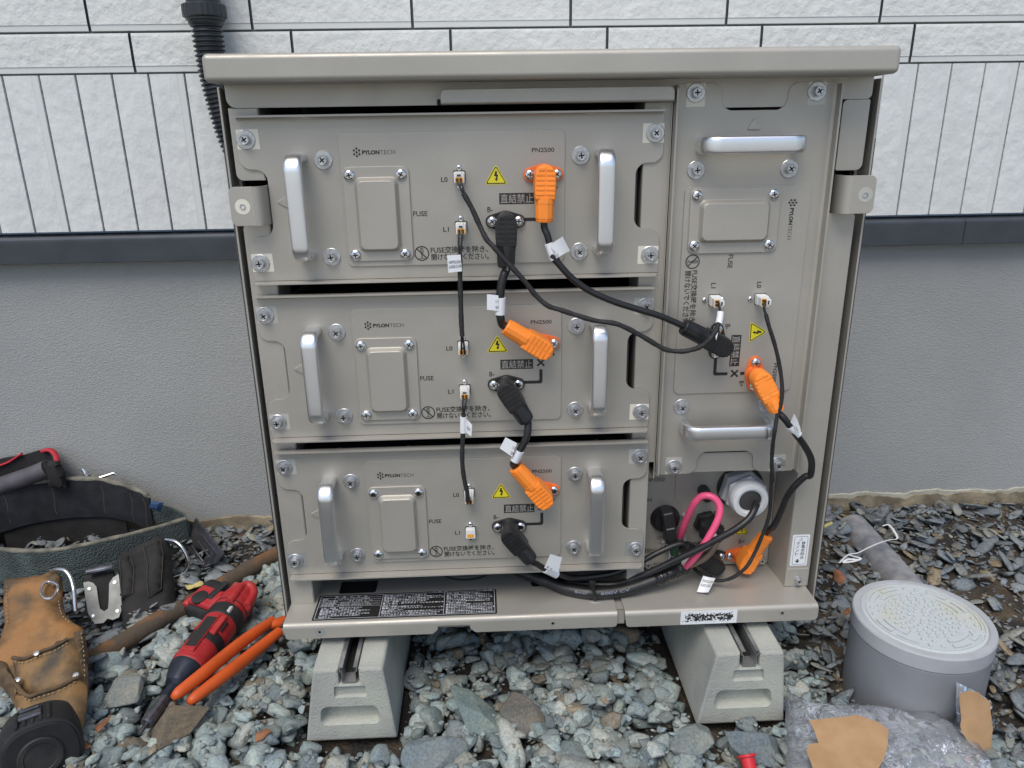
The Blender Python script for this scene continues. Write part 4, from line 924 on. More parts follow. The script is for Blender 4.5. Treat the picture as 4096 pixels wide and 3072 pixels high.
# 5: top B+ -> upright B-
c = thing('power_cable', 'black power cable from upper orange plug sweeping right to the upright module', 'cable', (.335, -.03, -.05), GP)
p0, d0 = plug(c, .3357, -.0434, 0, (0.3346,-0.0300,-0.0943), m_orange, 'orange_plug')
p1, d1 = plug(c, .5528, -.2487, 0, (0.5014,-0.0340,-0.2209), m_black, 'black_plug', 'C10-778740-1002')
rope(c, [p0, p0+d0*.012, (0.3378,-0.0320,-0.1090), (0.3422,-0.0340,-0.1242), (0.3494,-0.0360,-0.1404), (0.3431,-0.0370,-0.1316), (0.3531,-0.0380,-0.1446), (0.3670,-0.0380,-0.1595), (0.3858,-0.0380,-0.1732), (0.4122,-0.0380,-0.1861), (0.4409,-0.0370,-0.1963), (0.4700,-0.0360,-0.2060), p1+d1*.014, p1], .0040, m_cable, 'wire')
flag(c, ((0.3407,-0.0410,-0.1186), (0.3544,-0.0430,-0.1091), (0.3628,-0.0430,-0.1254), (0.3474,-0.0410,-0.1345)), [('031', .02, .06, .22, .26), ('2', .02, .36, .10, .56)], ((0.3389,-0.0340,-0.1183), (0.3457,-0.0360,-0.1367), .0052), curl=.006)
# 6: top B- -> middle B+
c = thing('power_cable', 'short black power cable from top module down to the orange plug of the middle one', 'cable', (.29, -.03, -.1), GP)
p0, d0 = plug(c, .2909, -.0957, 0, (0.2898,-0.0300,-0.1451), m_black, 'black_plug', 'C10-778740-1000')
p1, d1 = plug(c, .3330, -.2459, 0, (0.2877,-0.0320,-0.2159), m_orange, 'orange_plug')
rope(c, [p0, p0+d0*.010, (0.2870,-0.0320,-0.1547), (0.2835,-0.0340,-0.1673), (0.2819,-0.0350,-0.1821), (0.2814,-0.0350,-0.1953), (0.2823,-0.0350,-0.2059), p1+d1*.010, p1], .0050, m_cable, 'wire')
flag(c, ((0.2668,-0.0400,-0.1746), (0.2800,-0.0410,-0.1762), (0.2800,-0.0410,-0.1947), (0.2662,-0.0400,-0.1930)), [('1113', .74, .52, .98, .70), ('0359', .74, .14, .98, .32)], ((0.2825,-0.0350,-0.1798), (0.2815,-0.0350,-0.2003), .0062))
# 7: middle B- -> lowest B+
c = thing('power_cable', 'short black power cable from middle module down to the orange plug of the lowest one', 'cable', (.29, -.03, -.3), GP)
p0, d0 = plug(c, .2882, -.2982, 0, (0.3123,-0.0320,-0.3374), m_black, 'black_plug')
p1, d1 = plug(c, .3336, -.4482, 0, (0.2973,-0.0320,-0.4004), m_orange, 'orange_plug')
rope(c, [p0, p0+d0*.008, (0.3135,-0.0340,-0.3455), (0.3119,-0.0360,-0.3564), (0.3066,-0.0370,-0.3686), (0.2991,-0.0370,-0.3803), (0.2958,-0.0360,-0.3904), p1+d1*.010, p1], .0047, m_cable, 'wire')
flag(c, ((0.2851,-0.0410,-0.3549), (0.2991,-0.0430,-0.3626), (0.2929,-0.0430,-0.3806), (0.2777,-0.0410,-0.3696)), [('113', .80, .50, 1.0, .72), ('359', .80, .10, 1.0, .32)], ((0.3030,-0.0370,-0.3750), (0.2960,-0.0360,-0.3897), .0060))
# 8: lowest B- -> control unit LINK
c = thing('power_cable', 'black power cable from the lowest module along the shelf to the black socket below LINK', 'cable', (.29, -.03, -.5), GP)
p0, d0 = plug(c, .2888, -.5005, 0, (0.3162,-0.0300,-0.5380), m_black, 'black_plug')
p1, d1 = plug(c, .5868, -.5952, CY, (0.5345,0.0160,-0.5546), m_black, 'black_plug')
rope(c, [p0, p0+d0*.010, (0.3247,-0.0260,-0.5471), (0.3371,-0.0200,-0.5594), (0.3561,-0.0100,-0.5740), (0.3756,0.0000,-0.5877), (0.4027,0.0060,-0.5912), (0.4367,0.0100,-0.5883), (0.4684,0.0120,-0.5762), (0.4999,0.0140,-0.5596), p1+d1*.012, p1], .0041, m_cable, 'wire')
flag(c, ((0.3417,-0.0340,-0.5270), (0.3570,-0.0340,-0.5331), (0.3530,-0.0300,-0.5580), (0.3339,-0.0300,-0.5504)), [('63', .12, .06, .26, .22), ('10', .40, .02, .52, .16)], ((0.3354,-0.0210,-0.5580), (0.3521,-0.0130,-0.5726), .0055))
# 9: upright B+ -> control unit B+
c = thing('power_cable', 'black power cable looping down beside the right post between two orange plugs', 'cable', (.605, -.03, -.29), GP)
p0, d0 = plug(c, .6050, -.2935, 0, (0.6244,-0.0400,-0.3297), m_orange, 'orange_plug')
p1, d1 = plug(c, .6309, -.5946, CY, (0.6499,0.0120,-0.5390), m_orange, 'orange_plug')
rope(c, [p0, p0+d0*.010, (0.6344,-0.0420,-0.3415), (0.6497,-0.0400,-0.3607), (0.6686,-0.0340,-0.3841), (0.6815,-0.0280,-0.4061), (0.6854,-0.0220,-0.4295), (0.6802,-0.0180,-0.4339), (0.6698,-0.0130,-0.4506), (0.6636,-0.0080,-0.4686), (0.6595,-0.0030,-0.4937), (0.6551,0.0040,-0.5186), p1+d1*.012, p1], .0044, m_cable, 'wire')
flag(c, ((0.6418,-0.0500,-0.3304), (0.6528,-0.0500,-0.3502), (0.6512,-0.0480,-0.3565), (0.6403,-0.0460,-0.3436)), [('031', .60, .10, .95, .34)], ((0.6414,-0.0410,-0.3511), (0.6550,-0.0390,-0.3644), .0052), curl=.010)
# 10: cable out of the large gland
c = thing('gland_cable', 'black cable coming out of the large pale gland and running left along the shelf', 'cable', (.62, 0, -.49))
rope(c, [(.632, .016, -.490), (0.6238,-0.0040,-0.4824), (0.6121,-0.0160,-0.4934), (0.5941,-0.0200,-0.5068), (0.5705,-0.0180,-0.5228), (0.5473,-0.0140,-0.5397), (0.5157,-0.0080,-0.5606), (0.4833,-0.0020,-0.5820), (0.4571,0.0040,-0.5979), (0.4372,0.0100,-0.6071), (0.4131,0.0140,-0.6091), (0.3821,0.0220,-0.6106), (0.3475,0.0350,-0.6115), (.30, .06, -.602)], .0048, m_cable, 'wire', 14)
# 11: the heavy cable with its stripped cores
c = thing('main_cable', 'thick black sheathed cable with pink, white and brown cores lying on the shelf', 'cable', (.45, 0, -.6157))
sh, P = rope(c, [(.26, .085, -.604), (0.3265,0.0300,-0.6035), (0.3460,0.0180,-0.6048), (0.3675,0.0040,-0.6078), (0.4044,-0.0090,-0.6075), (0.4480,-0.0080,-0.6047), (0.4929,-0.0010,-0.5945), (0.5206,0.0060,-0.5866), (0.5381,0.0120,-0.5825)], .0086, m_cable, 'sheath', 18)
def along(P, r, s0):
    L_ = [0]
    for a, b in zip(P, P[1:]): L_.append(L_[-1]+(b-a).length)
    def f(u, y, v):
        s = s0+u; k = max(0, min(len(P)-2, int(np.searchsorted(L_, s))-1)); q = P[k].lerp(P[k+1], (s-L_[k])/(L_[k+1]-L_[k])); t = (P[k+1]-P[k]).normalized()
        n1 = Vector((0, -.80, .60)); n1 = (n1-t*n1.dot(t)).normalized(); n2 = t.cross(n1); n2 = n2 if n2.z > 0 else -n2
        a = v/r; return tuple(q+(n1*math.cos(a)+n2*math.sin(a))*(r+.0002))
    return f
mb = MB(); f = along(P, .0086, .150); mb.text('8mm²', .0, -.0030, .017, .0004, 0, 0, f); mb.text('600V CV', .034, -.0030, .074, .0006, 0, 0, f); 
mb.build('print', m_cabletext, sh, smooth=False)
mb = MB(); Q = spline([(0.4911,-0.0010,-0.5952), (0.5057,0.0020,-0.5909), (0.5206,0.0060,-0.5866), (0.5321,0.0100,-0.5846), (0.5398,0.0130,-0.5828)], 10); mb.tube(Q, [.0094+.0008*math.sin(i*1.3)+.0004*math.sin(i*2.9) for i in range(len(Q))], 18); mb.build('tape_wrap', M('electrical_tape', (.012, .012, .013), .25, bump=.25, bscale=220), c)
rope(c, [(0.5336,0.0100,-0.5796), (0.5383,0.0040,-0.5670), (0.5508,0.0020,-0.5528), (0.5656,0.0060,-0.5465), (0.5766,0.0120,-0.5406), (.5772, .020, -.5390)], .0044, m_wirew, 'white_core')
rope(c, [(0.5373,0.0100,-0.5828), (0.5499,0.0060,-0.5748), (0.5627,0.0040,-0.5650), (0.5731,0.0060,-0.5538), (0.5786,0.0120,-0.5447), (.5780, .022, -.5400)], .0044, m_wireb, 'brown_core')
rope(c, [(0.5359,0.0080,-0.5825), (0.5412,-0.0040,-0.5642), (0.5496,-0.0100,-0.5451), (0.5581,-0.0120,-0.5268), (0.5676,-0.0100,-0.5082), (0.5740,-0.0060,-0.4927), (0.5743,-0.0020,-0.4807), (0.5686,0.0020,-0.4722), (0.5599,0.0060,-0.4696), (0.5514,0.0100,-0.4734), (0.5446,0.0140,-0.4855), (0.5401,0.0240,-0.5097), (0.5372,0.0340,-0.5349), (0.5356,0.0440,-0.5571)], .0049, m_pink, 'pink_core', 14)
mb = MB(); Q = [Vector(q) for q in ((0.5359,0.0430,-0.5541), (0.5351,0.0460,-0.5650), (0.5334,0.0490,-0.5760))]; mb.tube(Q, .0056, 14); mb.tube([(0.5283,0.0480,-0.5711), (0.5314,0.0500,-0.5859)], .0062, 14); mb.build('green_sleeve', m_green, c)
mb = MB(); mb.box(.5230, .5380, .0500, .0535, -.6000, -.5790, .002); mb.build('terminal_lug', m_zinc, c)
# cable tie and coil
c = thing('cable_tie', 'black cable tie holding the cable bundle at a hole in the shelf edge', 'cable tie', (.402, -.01, -.6157))
mb = MB(); mb.tube([Vector(q) for q in ((0.4007,-0.0200,-0.5876), (0.4030,-0.0225,-0.5959), (0.4051,-0.0215,-0.6067), (0.4057,-0.0150,-0.6142))], .0022, 8, flat=.5); mb.box(*[v for a, d in zip((0.4003,-0.0220,-0.5832), (.0042, .003, .0042)) for v in (a-d, a+d)], .0012)
mb.tube(spline([(0.3998,-0.0190,-0.5823), (.400, -.010, -.590), (.400, .004, -.598)], 5), .0020, 8); mb.build('strap', m_black, c)
mb = MB(); p = Vector((0.4072,-0.0145,-0.6152)); mb.tube([p+Vector((math.cos(a)*.0095, math.sin(a)*.0052, 0)) for a in np.linspace(0, 2*PI, 24, False)], .0009, 8, closed=True); mb.build('hole_ring', m_zinc, c)
c = thing('cable_coil', 'loop of black cable lying in the shade on the shelf behind the caution label', 'cable', (.22, .06, -.6157))
mb = MB(); 
for k, r_ in enumerate((.042, .036)): mb.tube([Vector((.226+r_*math.cos(a), .082+r_*.9*math.sin(a), -.608+.008*k)) for a in np.linspace(0, 2*PI, 40, False)], .0055, 12, closed=True)
mb.build('wire', m_cable, c)

# ------------------------------------------------------------------ concrete blocks
m_conc = M('cast_concrete', (.345, .35, .33), .9, var=.10, vscale=16, bump=.55, bscale=330, bdist=.0022, bdet=8, col2=(.40, .415, .36), vdet=8)
n = m_conc.node_tree; vz = n.nodes.new('ShaderNodeTexVoronoi'); vz.inputs['Scale'].default_value = 150; n.links.new(n.nodes['Texture Coordinate'].outputs['Object'], vz.inputs['Vector']); cz = n.nodes.new('ShaderNodeValToRGB'); cz.color_ramp.elements[0].position = .05; cz.color_ramp.elements[1].position = .16; n.links.new(vz.outputs[0], cz.inputs[0]); bz = n.nodes.new('ShaderNodeBump'); bz.inputs['Strength'].default_value = .5; bz.inputs['Distance'].default_value = .002; n.links.new(cz.outputs[0], bz.inputs['Height']); bb = [q for q in n.nodes if q.type == 'BUMP' and q != bz][0]; n.links.new(bz.outputs[0], bb.inputs['Normal'])
m_galv = M('galvanised_rail', (.36, .37, .37), .45, .8, var=.2, vscale=60)
def block(cx, cb, label):
    t = thing('concrete_block', label, 'concrete block', (cx, .13, -.768), 'precast concrete foundation blocks')
    zt, zb, y0, y1 = -.6525, -.768, -.0905, .36; W = .0455; B = .0610; sw = .0128
    out = fillet([(cb-B, zb), (cb+B, zb), (cx+W, zt), (cx+sw, zt), (cx+sw, -.6760), (cx-sw, -.6760), (cx-sw, zt), (cx-W, zt)], [.002, .002, .005, .002, .001, .001, .002, .005], 5)
    rec = fillet([(cb-.040, -.7420), (cb+.042, -.7420), (cb+.037, -.7115), (cb-.036, -.7115)], .009, 6); pad = fillet([(cx-.0215, -.6975), (cx+.0215, -.6975), (cx+.0205, -.6795), (cx-.0205, -.6795)], .002, 3)
    mb = MB(); i0 = inset(out, .0035); i1 = inset(out, .0010); n = len(out)
    rings = [(i0, y0), (i1, y0+.0010), (out, y0+.0035), (out, y1)]; V = [(p[0], y, p[1]) for r_, y in rings for p in r_]
    mb.add(V, [(k*n+i, k*n+(i+1) % n, (k+1)*n+(i+1) % n, (k+1)*n+i) for k in range(3) for i in range(n)]+[tuple(range(3*n, 4*n))])
    mb.plateh(i0, [rec, pad], y0)
    mb.loft([(rec, y0), (inset(rec, -.0 or .002), y0+.004), (inset(rec, .0040), y0+.015), (inset(rec, .0065), y0+.018)])
    mb.loft([(pad, y0), (inset(pad, .0015), y0+.005)])
    mb.build('block', m_conc, t, angle=38)
    mb = MB(); r_ = .0118
    mb.ribbon([(cx-r_+.005, -.6500), (cx-r_, -.6500), (cx-r_, -.6566), (cx-r_+.0025, -.6590), (cx-r_+.0025, -.6748), (cx+r_-.0025, -.6748), (cx+r_-.0025, -.6590), (cx+r_, -.6566), (cx+r_, -.6500), (cx+r_-.005, -.6500)], -.0895, .36, .0014, 0, lambda a, b, z: (a, z, b))
    mb.build('rail', m_galv, t, angle=20)
    mb = MB(); mb.box(cx-.0085, cx+.0085, -.070, .36, -.6740, -.6700); mb.build('rail_shade', m_dark, t)  # black slip laid inside the rail to stand in for its inner shade
block(.0735, .0695, 'left concrete foundation block, tool side, with greenish right flank')
block(.6020, .5975, 'right concrete foundation block, beside the clear plastic bag')

# ------------------------------------------------------------------ drainage pit, buried pipe
m_pvc = M('grey_pvc', (.215, .225, .245), .5, var=.08, vscale=12, bump=.15, bscale=90, bdist=.001)
m_pvcl = M('weathered_lid', (.46, .50, .51), .6, vscale=7, col2=(.50, .45, .27), vlo=.50, vhi=.78, vdet=9, bump=.3, bscale=220, bdist=.001)
m_rim = M('pale_pvc_rim', (.37, .39, .41), .5, var=.08, vscale=20)
pit = thing('drainage_pit', 'round grey plastic drainage pit with patterned pale lid standing out of the ground', 'drainage pit', (.867, -.0315, -.80))
O = (.867, -.0315, -.65); UP = (0, 0, 1)
mb = MB(); mb.lathe([(.0900, -.16), (.0900, -.0262), (.0885, -.0250), (.0885, -.022)], O, UP, 96); mb.build('body', m_pvc, pit, angle=30)
mb = MB(); mb.lathe([(.0885, -.0245), (.0906, -.0238), (.0912, -.0220), (.0912, -.0025), (.0898, -.0003), (.0870, 0), (.0815, 0), (.0805, -.0012), (.0795, -.0012)], O, UP, 96); mb.build('rim', m_rim, pit, angle=30)
mb = MB(); mb.lathe([(.0797, -.0020), (.0790, -.0004), (.0760, .0004), (.0752, -.0008), (.0740, -.0008), (0, -.0008)], O, UP, 96)
def arcseg(r0, r1, a0, a1, h=.0024):
    N = max(3, int((a1-a0)/.08)); A_ = np.linspace(a0, a1, N); lp = [(O[0]+r1*math.cos(a), O[1]+r1*math.sin(a)) for a in A_]+[(O[0]+r0*math.cos(a), O[1]+r0*math.sin(a)) for a in A_[::-1]]
    mb.plate(lp, O[2]-.0008+h, O[2]-.0009, .0004, 0, lambda u, y, v: (u, v, y))
arcseg(.0712, .0735, .01, 2*PI-.01, .0016)
for r0, r1, k in ((.0625, .0690, 12), (.0525, .0585, 8)):
    for i in range(k):
        if (r0 > .06 and i % 3 == 2) or (r0 < .06 and i % 2): continue
        arcseg(r0, r1, 2*PI*i/k+.06, 2*PI*(i+1)/k-.06)
def dot(x, y, r=.0024): mb.lathe([(r, -.0008), (r, .0010), (r*.75, .0018), (0, .0018)], (O[0]+x, O[1]+y, O[2]), UP, 12)
for r_, k in ((.0658, 12), (.0555, 8)):
    for i in range(k):
        if (r_ > .06 and i % 3 == 2) or (r_ < .06 and i % 2):
            for j in (-.12, .12): dot(r_*math.cos(2*PI*(i+.5)/k+j), r_*math.sin(2*PI*(i+.5)/k+j), .0026)
for r_, k in ((.046, 26), (.039, 22), (.032, 18), (.025, 14), (.018, 10), (.011, 6), (.004, 1)):
    for i in range(k): dot(r_*math.cos(2*PI*i/k+r_*90), r_*math.sin(2*PI*i/k+r_*90))
arcseg(.046, .0485, -1.0, 2.9, .0010)
mb.box(O[0]+.043, O[0]+.062, O[1]-.046, O[1]-.036, O[2]-.0009, O[2]+.0012, .0004)
mb.build('lid', m_pvcl, pit, angle=35)
pp = thing('drain_pipe', 'grey plastic drain pipe half buried in the slate behind the pit', 'pipe', (.985, .3, -.76))
mb = MB(); A_, B_ = Vector((.985, .40, -.761)), Vector((.985, .08, -.774)); mb.tube([A_.lerp(B_, k/12) for k in range(13)], .0330, 32); mb.build('pipe', M('dusty_pipe', (.20, .215, .25), .6, var=.25, vscale=40, col2=(.28, .28, .285), bump=.3, bscale=200), pp)

# ------------------------------------------------------------------ tools on the left
m_red = M('red_tool_plastic', (.36, .018, .022), .46, col2=(.42, .05, .045), vlo=.45, vhi=.8, vdet=8, vscale=45, bump=.08, bscale=500)
m_tblack = M('black_rubber_grip', (.010, .010, .011), .62, col2=(.035, .033, .030), vlo=.5, vhi=.8, vdet=8, vscale=30, bump=.2, bscale=400)
m_nose = M('worn_blue_black_nose', (.022, .028, .042), .35, .4, var=.4, vscale=40)
m_steel = M('worn_steel', (.16, .16, .18), .35, .9, var=.3, vscale=80)
m_handle = M('orange_dip_handle', (.56, .085, .012), .48, var=.10, vscale=25, bump=.05, bscale=300)
m_leather = M('tan_leather', (.265, .130, .040), .62, vscale=22, col2=(.075, .050, .028), vlo=.40, vhi=.66, vdet=8, bump=.45, bscale=120, bdist=.003, bdet=8)
m_leather2 = M('worn_leather_pocket', (.22, .125, .044), .66, vscale=26, col2=(.055, .046, .032), vlo=.38, vhi=.64, vdet=8, bump=.4, bscale=120, bdist=.003, bdet=8)
m_ledge = M('leather_edge', (.085, .055, .028), .8, var=.3, vscale=60, bump=.4, bscale=200)
m_web = M('green_webbing', (.060, .080, .078), .85, var=.3, vscale=30, bump=.0)
n = m_web.node_tree; p = n.nodes['Principled BSDF']; tc = n.nodes['Texture Coordinate']; vo = n.nodes.new('ShaderNodeTexVoronoi'); vo.inputs['Scale'].default_value = 330; n.links.new(tc.outputs['Object'], vo.inputs['Vector'])
bp = n.nodes.new('ShaderNodeBump'); bp.inputs['Strength'].default_value = .9; bp.inputs['Distance'].default_value = .0025; bp.invert = True; n.links.new(vo.outputs[0], bp.inputs['Height']); n.links.new(bp.outputs[0], p.inputs['Normal'])
m_lining = M('dark_lining', (.012, .013, .017), .85, var=.4, vscale=40, bump=.3, bscale=200)
m_edge = M('frayed_edge', (.16, .155, .125), .9, var=.35, vscale=50, bump=.5, bscale=160, bdist=.003)
m_thread = M('dull_thread', (.055, .050, .042), .9)
m_canvas = M('black_canvas', (.016, .015, .015), .85, var=.4, vscale=30, bump=.35, bscale=420)
m_wire = M('bright_steel_wire', (.62, .63, .64), .22, 1)
m_redtrim = M('red_trim', (.40, .015, .03), .7, var=.15, vscale=60)
m_gpad = M('grey_leather_pad', (.075, .070, .080), .6, var=.2, vscale=30, bump=.25, bscale=150)
m_blue = M('blue_webbing', (.02, .055, .14), .7, bump=.4, bscale=400)

# cordless driver
dr = thing('cordless_driver', 'red and black cordless impact driver lying on the gravel with a bit in its chuck', 'power tool', (-.17, .09, -.757))
E0, E1 = Vector((-0.1981,-0.0444,-0.7380)), Vector((-0.1521,0.1889,-0.7220)); ax = (E1-E0); LL = ax.length; ax.normalize(); side = ax.cross(Vector((0, 0, 1))).normalized(); upv = side.cross(ax)
def S(t): return t*LL
mb = MB()
mb.lathe([(.0195, S(.245)), (.0258, S(.285)), (.0268, S(.30)), (.0270, S(.44)), (.0262, S(.455))], E0, ax, 40, 0)
mb.lathe([(.0255, S(.45)), (.0276, S(.465)), (.0280, S(.52)), (.0270, S(.535))], E0, ax, 40, 1)
mb.lathe([(.0268, S(.53)), (.0275, S(.55)), (.0275, S(.69))], E0, ax, 40, 0)
mb.lathe([(.0270, S(.68)), (.0298, S(.70)), (.0300, S(.77)), (.0285, S(.785))], E0, ax, 40, 1)
mb.lathe([(.0272, S(.775)), (.0280, S(.80)), (.0272, S(.93)), (.0245, S(.985)), (.0120, S(1.01)), (0, S(1.012))], E0, ax, 40, 0)
for s_ in (.315, .425, .56, .82, .90): mb.lathe([(.0284 if s_ > .5 else .0272, S(s_)), (.0287 if s_ > .5 else .0275, S(s_)+.0008), (.0284 if s_ > .5 else .0272, S(s_)+.0016)], E0, ax, 40, 1 if s_ == .82 else 0)
for k in range(5): mb.box(.0185, .024, S(.555)+k*.0042, S(.555)+k*.0042+.0018, .0135, .0205, .0006, 1, 1, Matrix.Translation(E0) @ Matrix((side, ax, upv)).transposed().to_4x4())
mb.build('body', [m_red, m_tblack], dr, angle=35)
mb = MB(); mb.lathe([(.0080, S(.05)), (.0088, S(.06)), (.0088, S(.14)), (.0150, S(.155)), (.0185, S(.19)), (.0250, S(.26)), (.0262, S(.285))], E0, ax, 40); mb.build('nose', m_nose, dr, angle=35)
mb = MB(); mb.lathe([(.0078, S(-.135)), (.0092, S(-.12)), (.0094, S(.02)), (.0085, S(.035)), (.0080, S(.06))], E0, ax, 12); mb.lathe([(.0030, S(-.20)), (.0034, S(-.19)), (.0034, S(-.12))], E0, ax, 8); mb.build('chuck', m_steel, dr, angle=25)
mb = MB()
def local(a, b, c): return E0+ax*a+side*b+upv*c
mt = Matrix((side, ax, upv)).transposed().to_4x4(); mt.translation = E0
mb.box(-.010, .010, S(.33), S(.66), .0245, .0285, .002, 0, 2, mt); mb.box(-.0085, .0085, S(.36), S(.63), .0283, .0291, .0004, 1, 2, mt); mb.box(.013, .019, S(.70), S(.755), .020, .0275, .002, 2, 2, mt)
mb.box(.006, .020, S(.50), S(.67), .0195, .0262, .003, 0, 2, mt)
mb.build('trim', [m_red, m_ink, m_gland], dr)
# battery foot and grip, seen foreshortened beyond the body
mb = MB(); bc = Vector((-0.2076,0.1959,-0.7350)); R3 = Matrix.Translation(bc) @ Matrix.Rotation(R(-30), 4, 'Z') @ Matrix.Rotation(R(12), 4, 'X')
mb.box(-.044, .040, -.034, .040, -.028, .009, .014, 1, 4, R3); mb.box(-.026, .034, -.026, .014, .006, .020, .007, 0, 3, R3); mb.lathe([(.0135, .018), (.0135, .0215), (.0115, .0225), (0, .0225)], R3 @ Vector((-.004, -.014, 0)), R3.to_3x3() @ Vector((0, 0, 1)), 24, 1)
mb.box(.006, .020, -.012, .030, .016, .0225, .004, 1, 2, R3); mb.box(-.036, -.022, -.030, -.010, -.010, .012, .005, 0, 3, R3)
mb.build('battery', [m_red, m_tblack], dr)
mb = MB(); Q = [Vector(q) for q in ((-0.1552,0.1367,-0.7000), (-0.1502,0.1661,-0.7000), (-0.1484,0.1851,-0.7020), (-0.1402,0.1907,-0.7040), (-0.1311,0.1824,-0.7080), (-0.1286,0.1671,-0.7120), (-0.1314,0.1415,-0.7120))]; mb.tube(spline(Q, 6), .0068, 14); 
mb.box(-.018, .018, S(.84), S(1.04), .000, .022, .008, 0, 3, mt)
mb.build('rear_housing', m_red, dr)

# pliers
pl = thing('pliers', 'long pliers with two orange dipped handles resting against the red driver', 'pliers', (-.12, .04, -.757))
for a, b, c_, d in (((-0.1736,-0.0552,-0.7160), (-0.1459,-0.0043,-0.7160), (-0.1178,0.0770,-0.7280), (-0.0934,0.1432,-0.7420)), ((-0.1554,-0.0524,-0.7280), (-0.1253,-0.0024,-0.7280), (-0.0988,0.0632,-0.7380), (-0.0753,0.1143,-0.7420))):
    Q = spline([a, b, c_, d], 10); N = len(Q); mb = MB(); mb.tube(Q, [.0040 if i == 0 else (.0068 if i == 1 else .0078+.0016*math.sin(PI*i/N)) for i in range(N)], 16); mb.build('handle', m_handle, pl, angle=80)
Q = spline([(-0.0955,0.1345,-0.7420), (-0.0841,0.1400,-0.7440), (-0.0744,0.1520,-0.7480), (-0.0672,0.1579,-0.7500)], 6); mb = MB(); mb.tube(Q, .0095, 14, flat=.8); mb.build('collar', m_handle, pl)
mb = MB(); mb.tube([(-0.0925,0.1384,-0.7450), (-0.0828,0.1431,-0.7450), (-0.0605,0.1575,-0.7500), (-0.0434,0.1591,-0.7520)], [.007, .012, .016, .006], 12, flat=.5); mb.build('jaw', m_steel, pl)

# old pole
po = thing('old_pole', 'long rusty dirt-covered pole lying on the ground behind the driver', 'pole', (-.25, .21, -.757))
a, b = Vector((-.045, .470, -.738)), Vector((-.400, .010, -.752)); Q = [a.lerp(b, k/30)+Vector((0, 0, .0015*math.sin(k*.7))) for k in range(31)]
mb = MB(); mb.tube(Q, [.0150+.0006*math.sin(k*1.9) for k in range(31)], 20); mb.build('shaft', M('rusty_pole', (.075, .058, .042), .9, vscale=26, col2=(.20, .095, .035), vlo=.45, vhi=.72, vdet=8, bump=.5, bscale=140, bdist=.003), po)

# tool belt
tb = thing('tool_belt', 'wide green webbing tool belt with dark lining leaning on the rendered wall', 'tool belt', (-.5, .35, -.757))
fr = [(-.319, .400, -.690), (-.363, .350, -.682), (-.413, .305, -.674), (-.467, .272, -.670), (-.515, .262, -.668), (-.590, .275, -.668), (-.680, .315, -.660)]
bk = [(-.735, .375, -.645), (-.655, .405, -.620), (-.576, .422, -.611), (-.490, .426, -.612), (-.439, .424, -.624), (-.400, .420, -.640), (-.388, .420, -.652)]
loop = spline(fr+bk, 8)
def strip(mb, P, h, th, out, drop=(0, 0, -1), mi=0):
    """standing band: top edge P, height h, thickness th towards side 'out' (+1 = left of travel)"""
    V = []; N = len(P)
    for i, p in enumerate(P):
        t = (P[min(i+1, N-1)]-P[max(i-1, 0)]); t.z = 0; t.normalize(); nn = Vector((-t.y, t.x, 0))*out*th; hh = h(i/(N-1)) if callable(h) else h
        dn = Vector(drop)*hh
        for j in range(5): q = j/4; V.append(p+dn*q+nn*(.35*math.sin(PI*q)))
        for j in range(5): q = 1-j/4; V.append(p+dn*q+nn*(1+.35*math.sin(PI*q)))
    F = [(i*10+j, i*10+(j+1) % 10, (i+1)*10+(j+1) % 10, (i+1)*10+j) for i in range(N-1) for j in range(10)]+[tuple(range(10)), tuple(range((N-1)*10, N*10))]
    mb.add(V, F, mi)
hb = lambda q: .072+.012*math.sin(q*PI)
mb = MB(); strip(mb, loop, hb, .0042, 1); mb.build('webbing', m_web, tb, angle=50)
mb = MB(); strip(mb, loop, lambda q: hb(q)*.98, .0040, -1); mb.build('lining', m_lining, tb, angle=50)
mb = MB(); mb.tube([p+Vector((0, 0, .001)) for p in loop], [.0046+.0006*math.sin(i*.9) for i in range(len(loop))], 10, flat=.8); mb.build('top_edge', m_edge, tb)
mb = MB(); pts = [loop[i] for i in range(6, 26)]; strip(mb, [p+Vector((.004, -.006, -.040)) for p in pts], .034, .0035, 1); mb.build('lower_strap', m_web, tb, angle=50)
mb = MB(); strip(mb, spline([(-.395, .418, -.660), (-.360, .425, -.675), (-.330, .418, -.688), (-.318, .402, -.694)], 6), .040, .004, 1); mb.build('inner_strap', m_web, tb, angle=50)
mb = MB(); Q = [Vector(q) for q in ((-0.3784,0.4050,-0.6511), (-0.3564,0.4050,-0.6563), (-0.3657,0.4050,-0.6747), (-0.3847,0.4050,-0.6659))]; mb.pillow(Q, (0, -1, .3), .006, .006, .005); mb.build('blue_keeper', m_blue, tb)
mb = MB(); pts = loop[68:100] if len(loop) > 100 else loop[50:]; strip(mb, [p+Vector((0, .006, -.076)) for p in loop[int(len(loop)*.60):int(len(loop)*.84)]], .075, .004, -1); mb.build('back_flap', m_canvas, tb, angle=50)
for q in ((.62, .0), (.70, .0), (.79, .0), (.87, .0), (.93, .0)):
    k = int(len(loop)*q[0]); p = loop[k]; mb = MB(); mb.tube([p+Vector((.002*math.sin(j), -.0048, -.010-.060*j/6)) for j in range(7)], .0011, 6); mb.build('stitch_row', m_thread, tb)
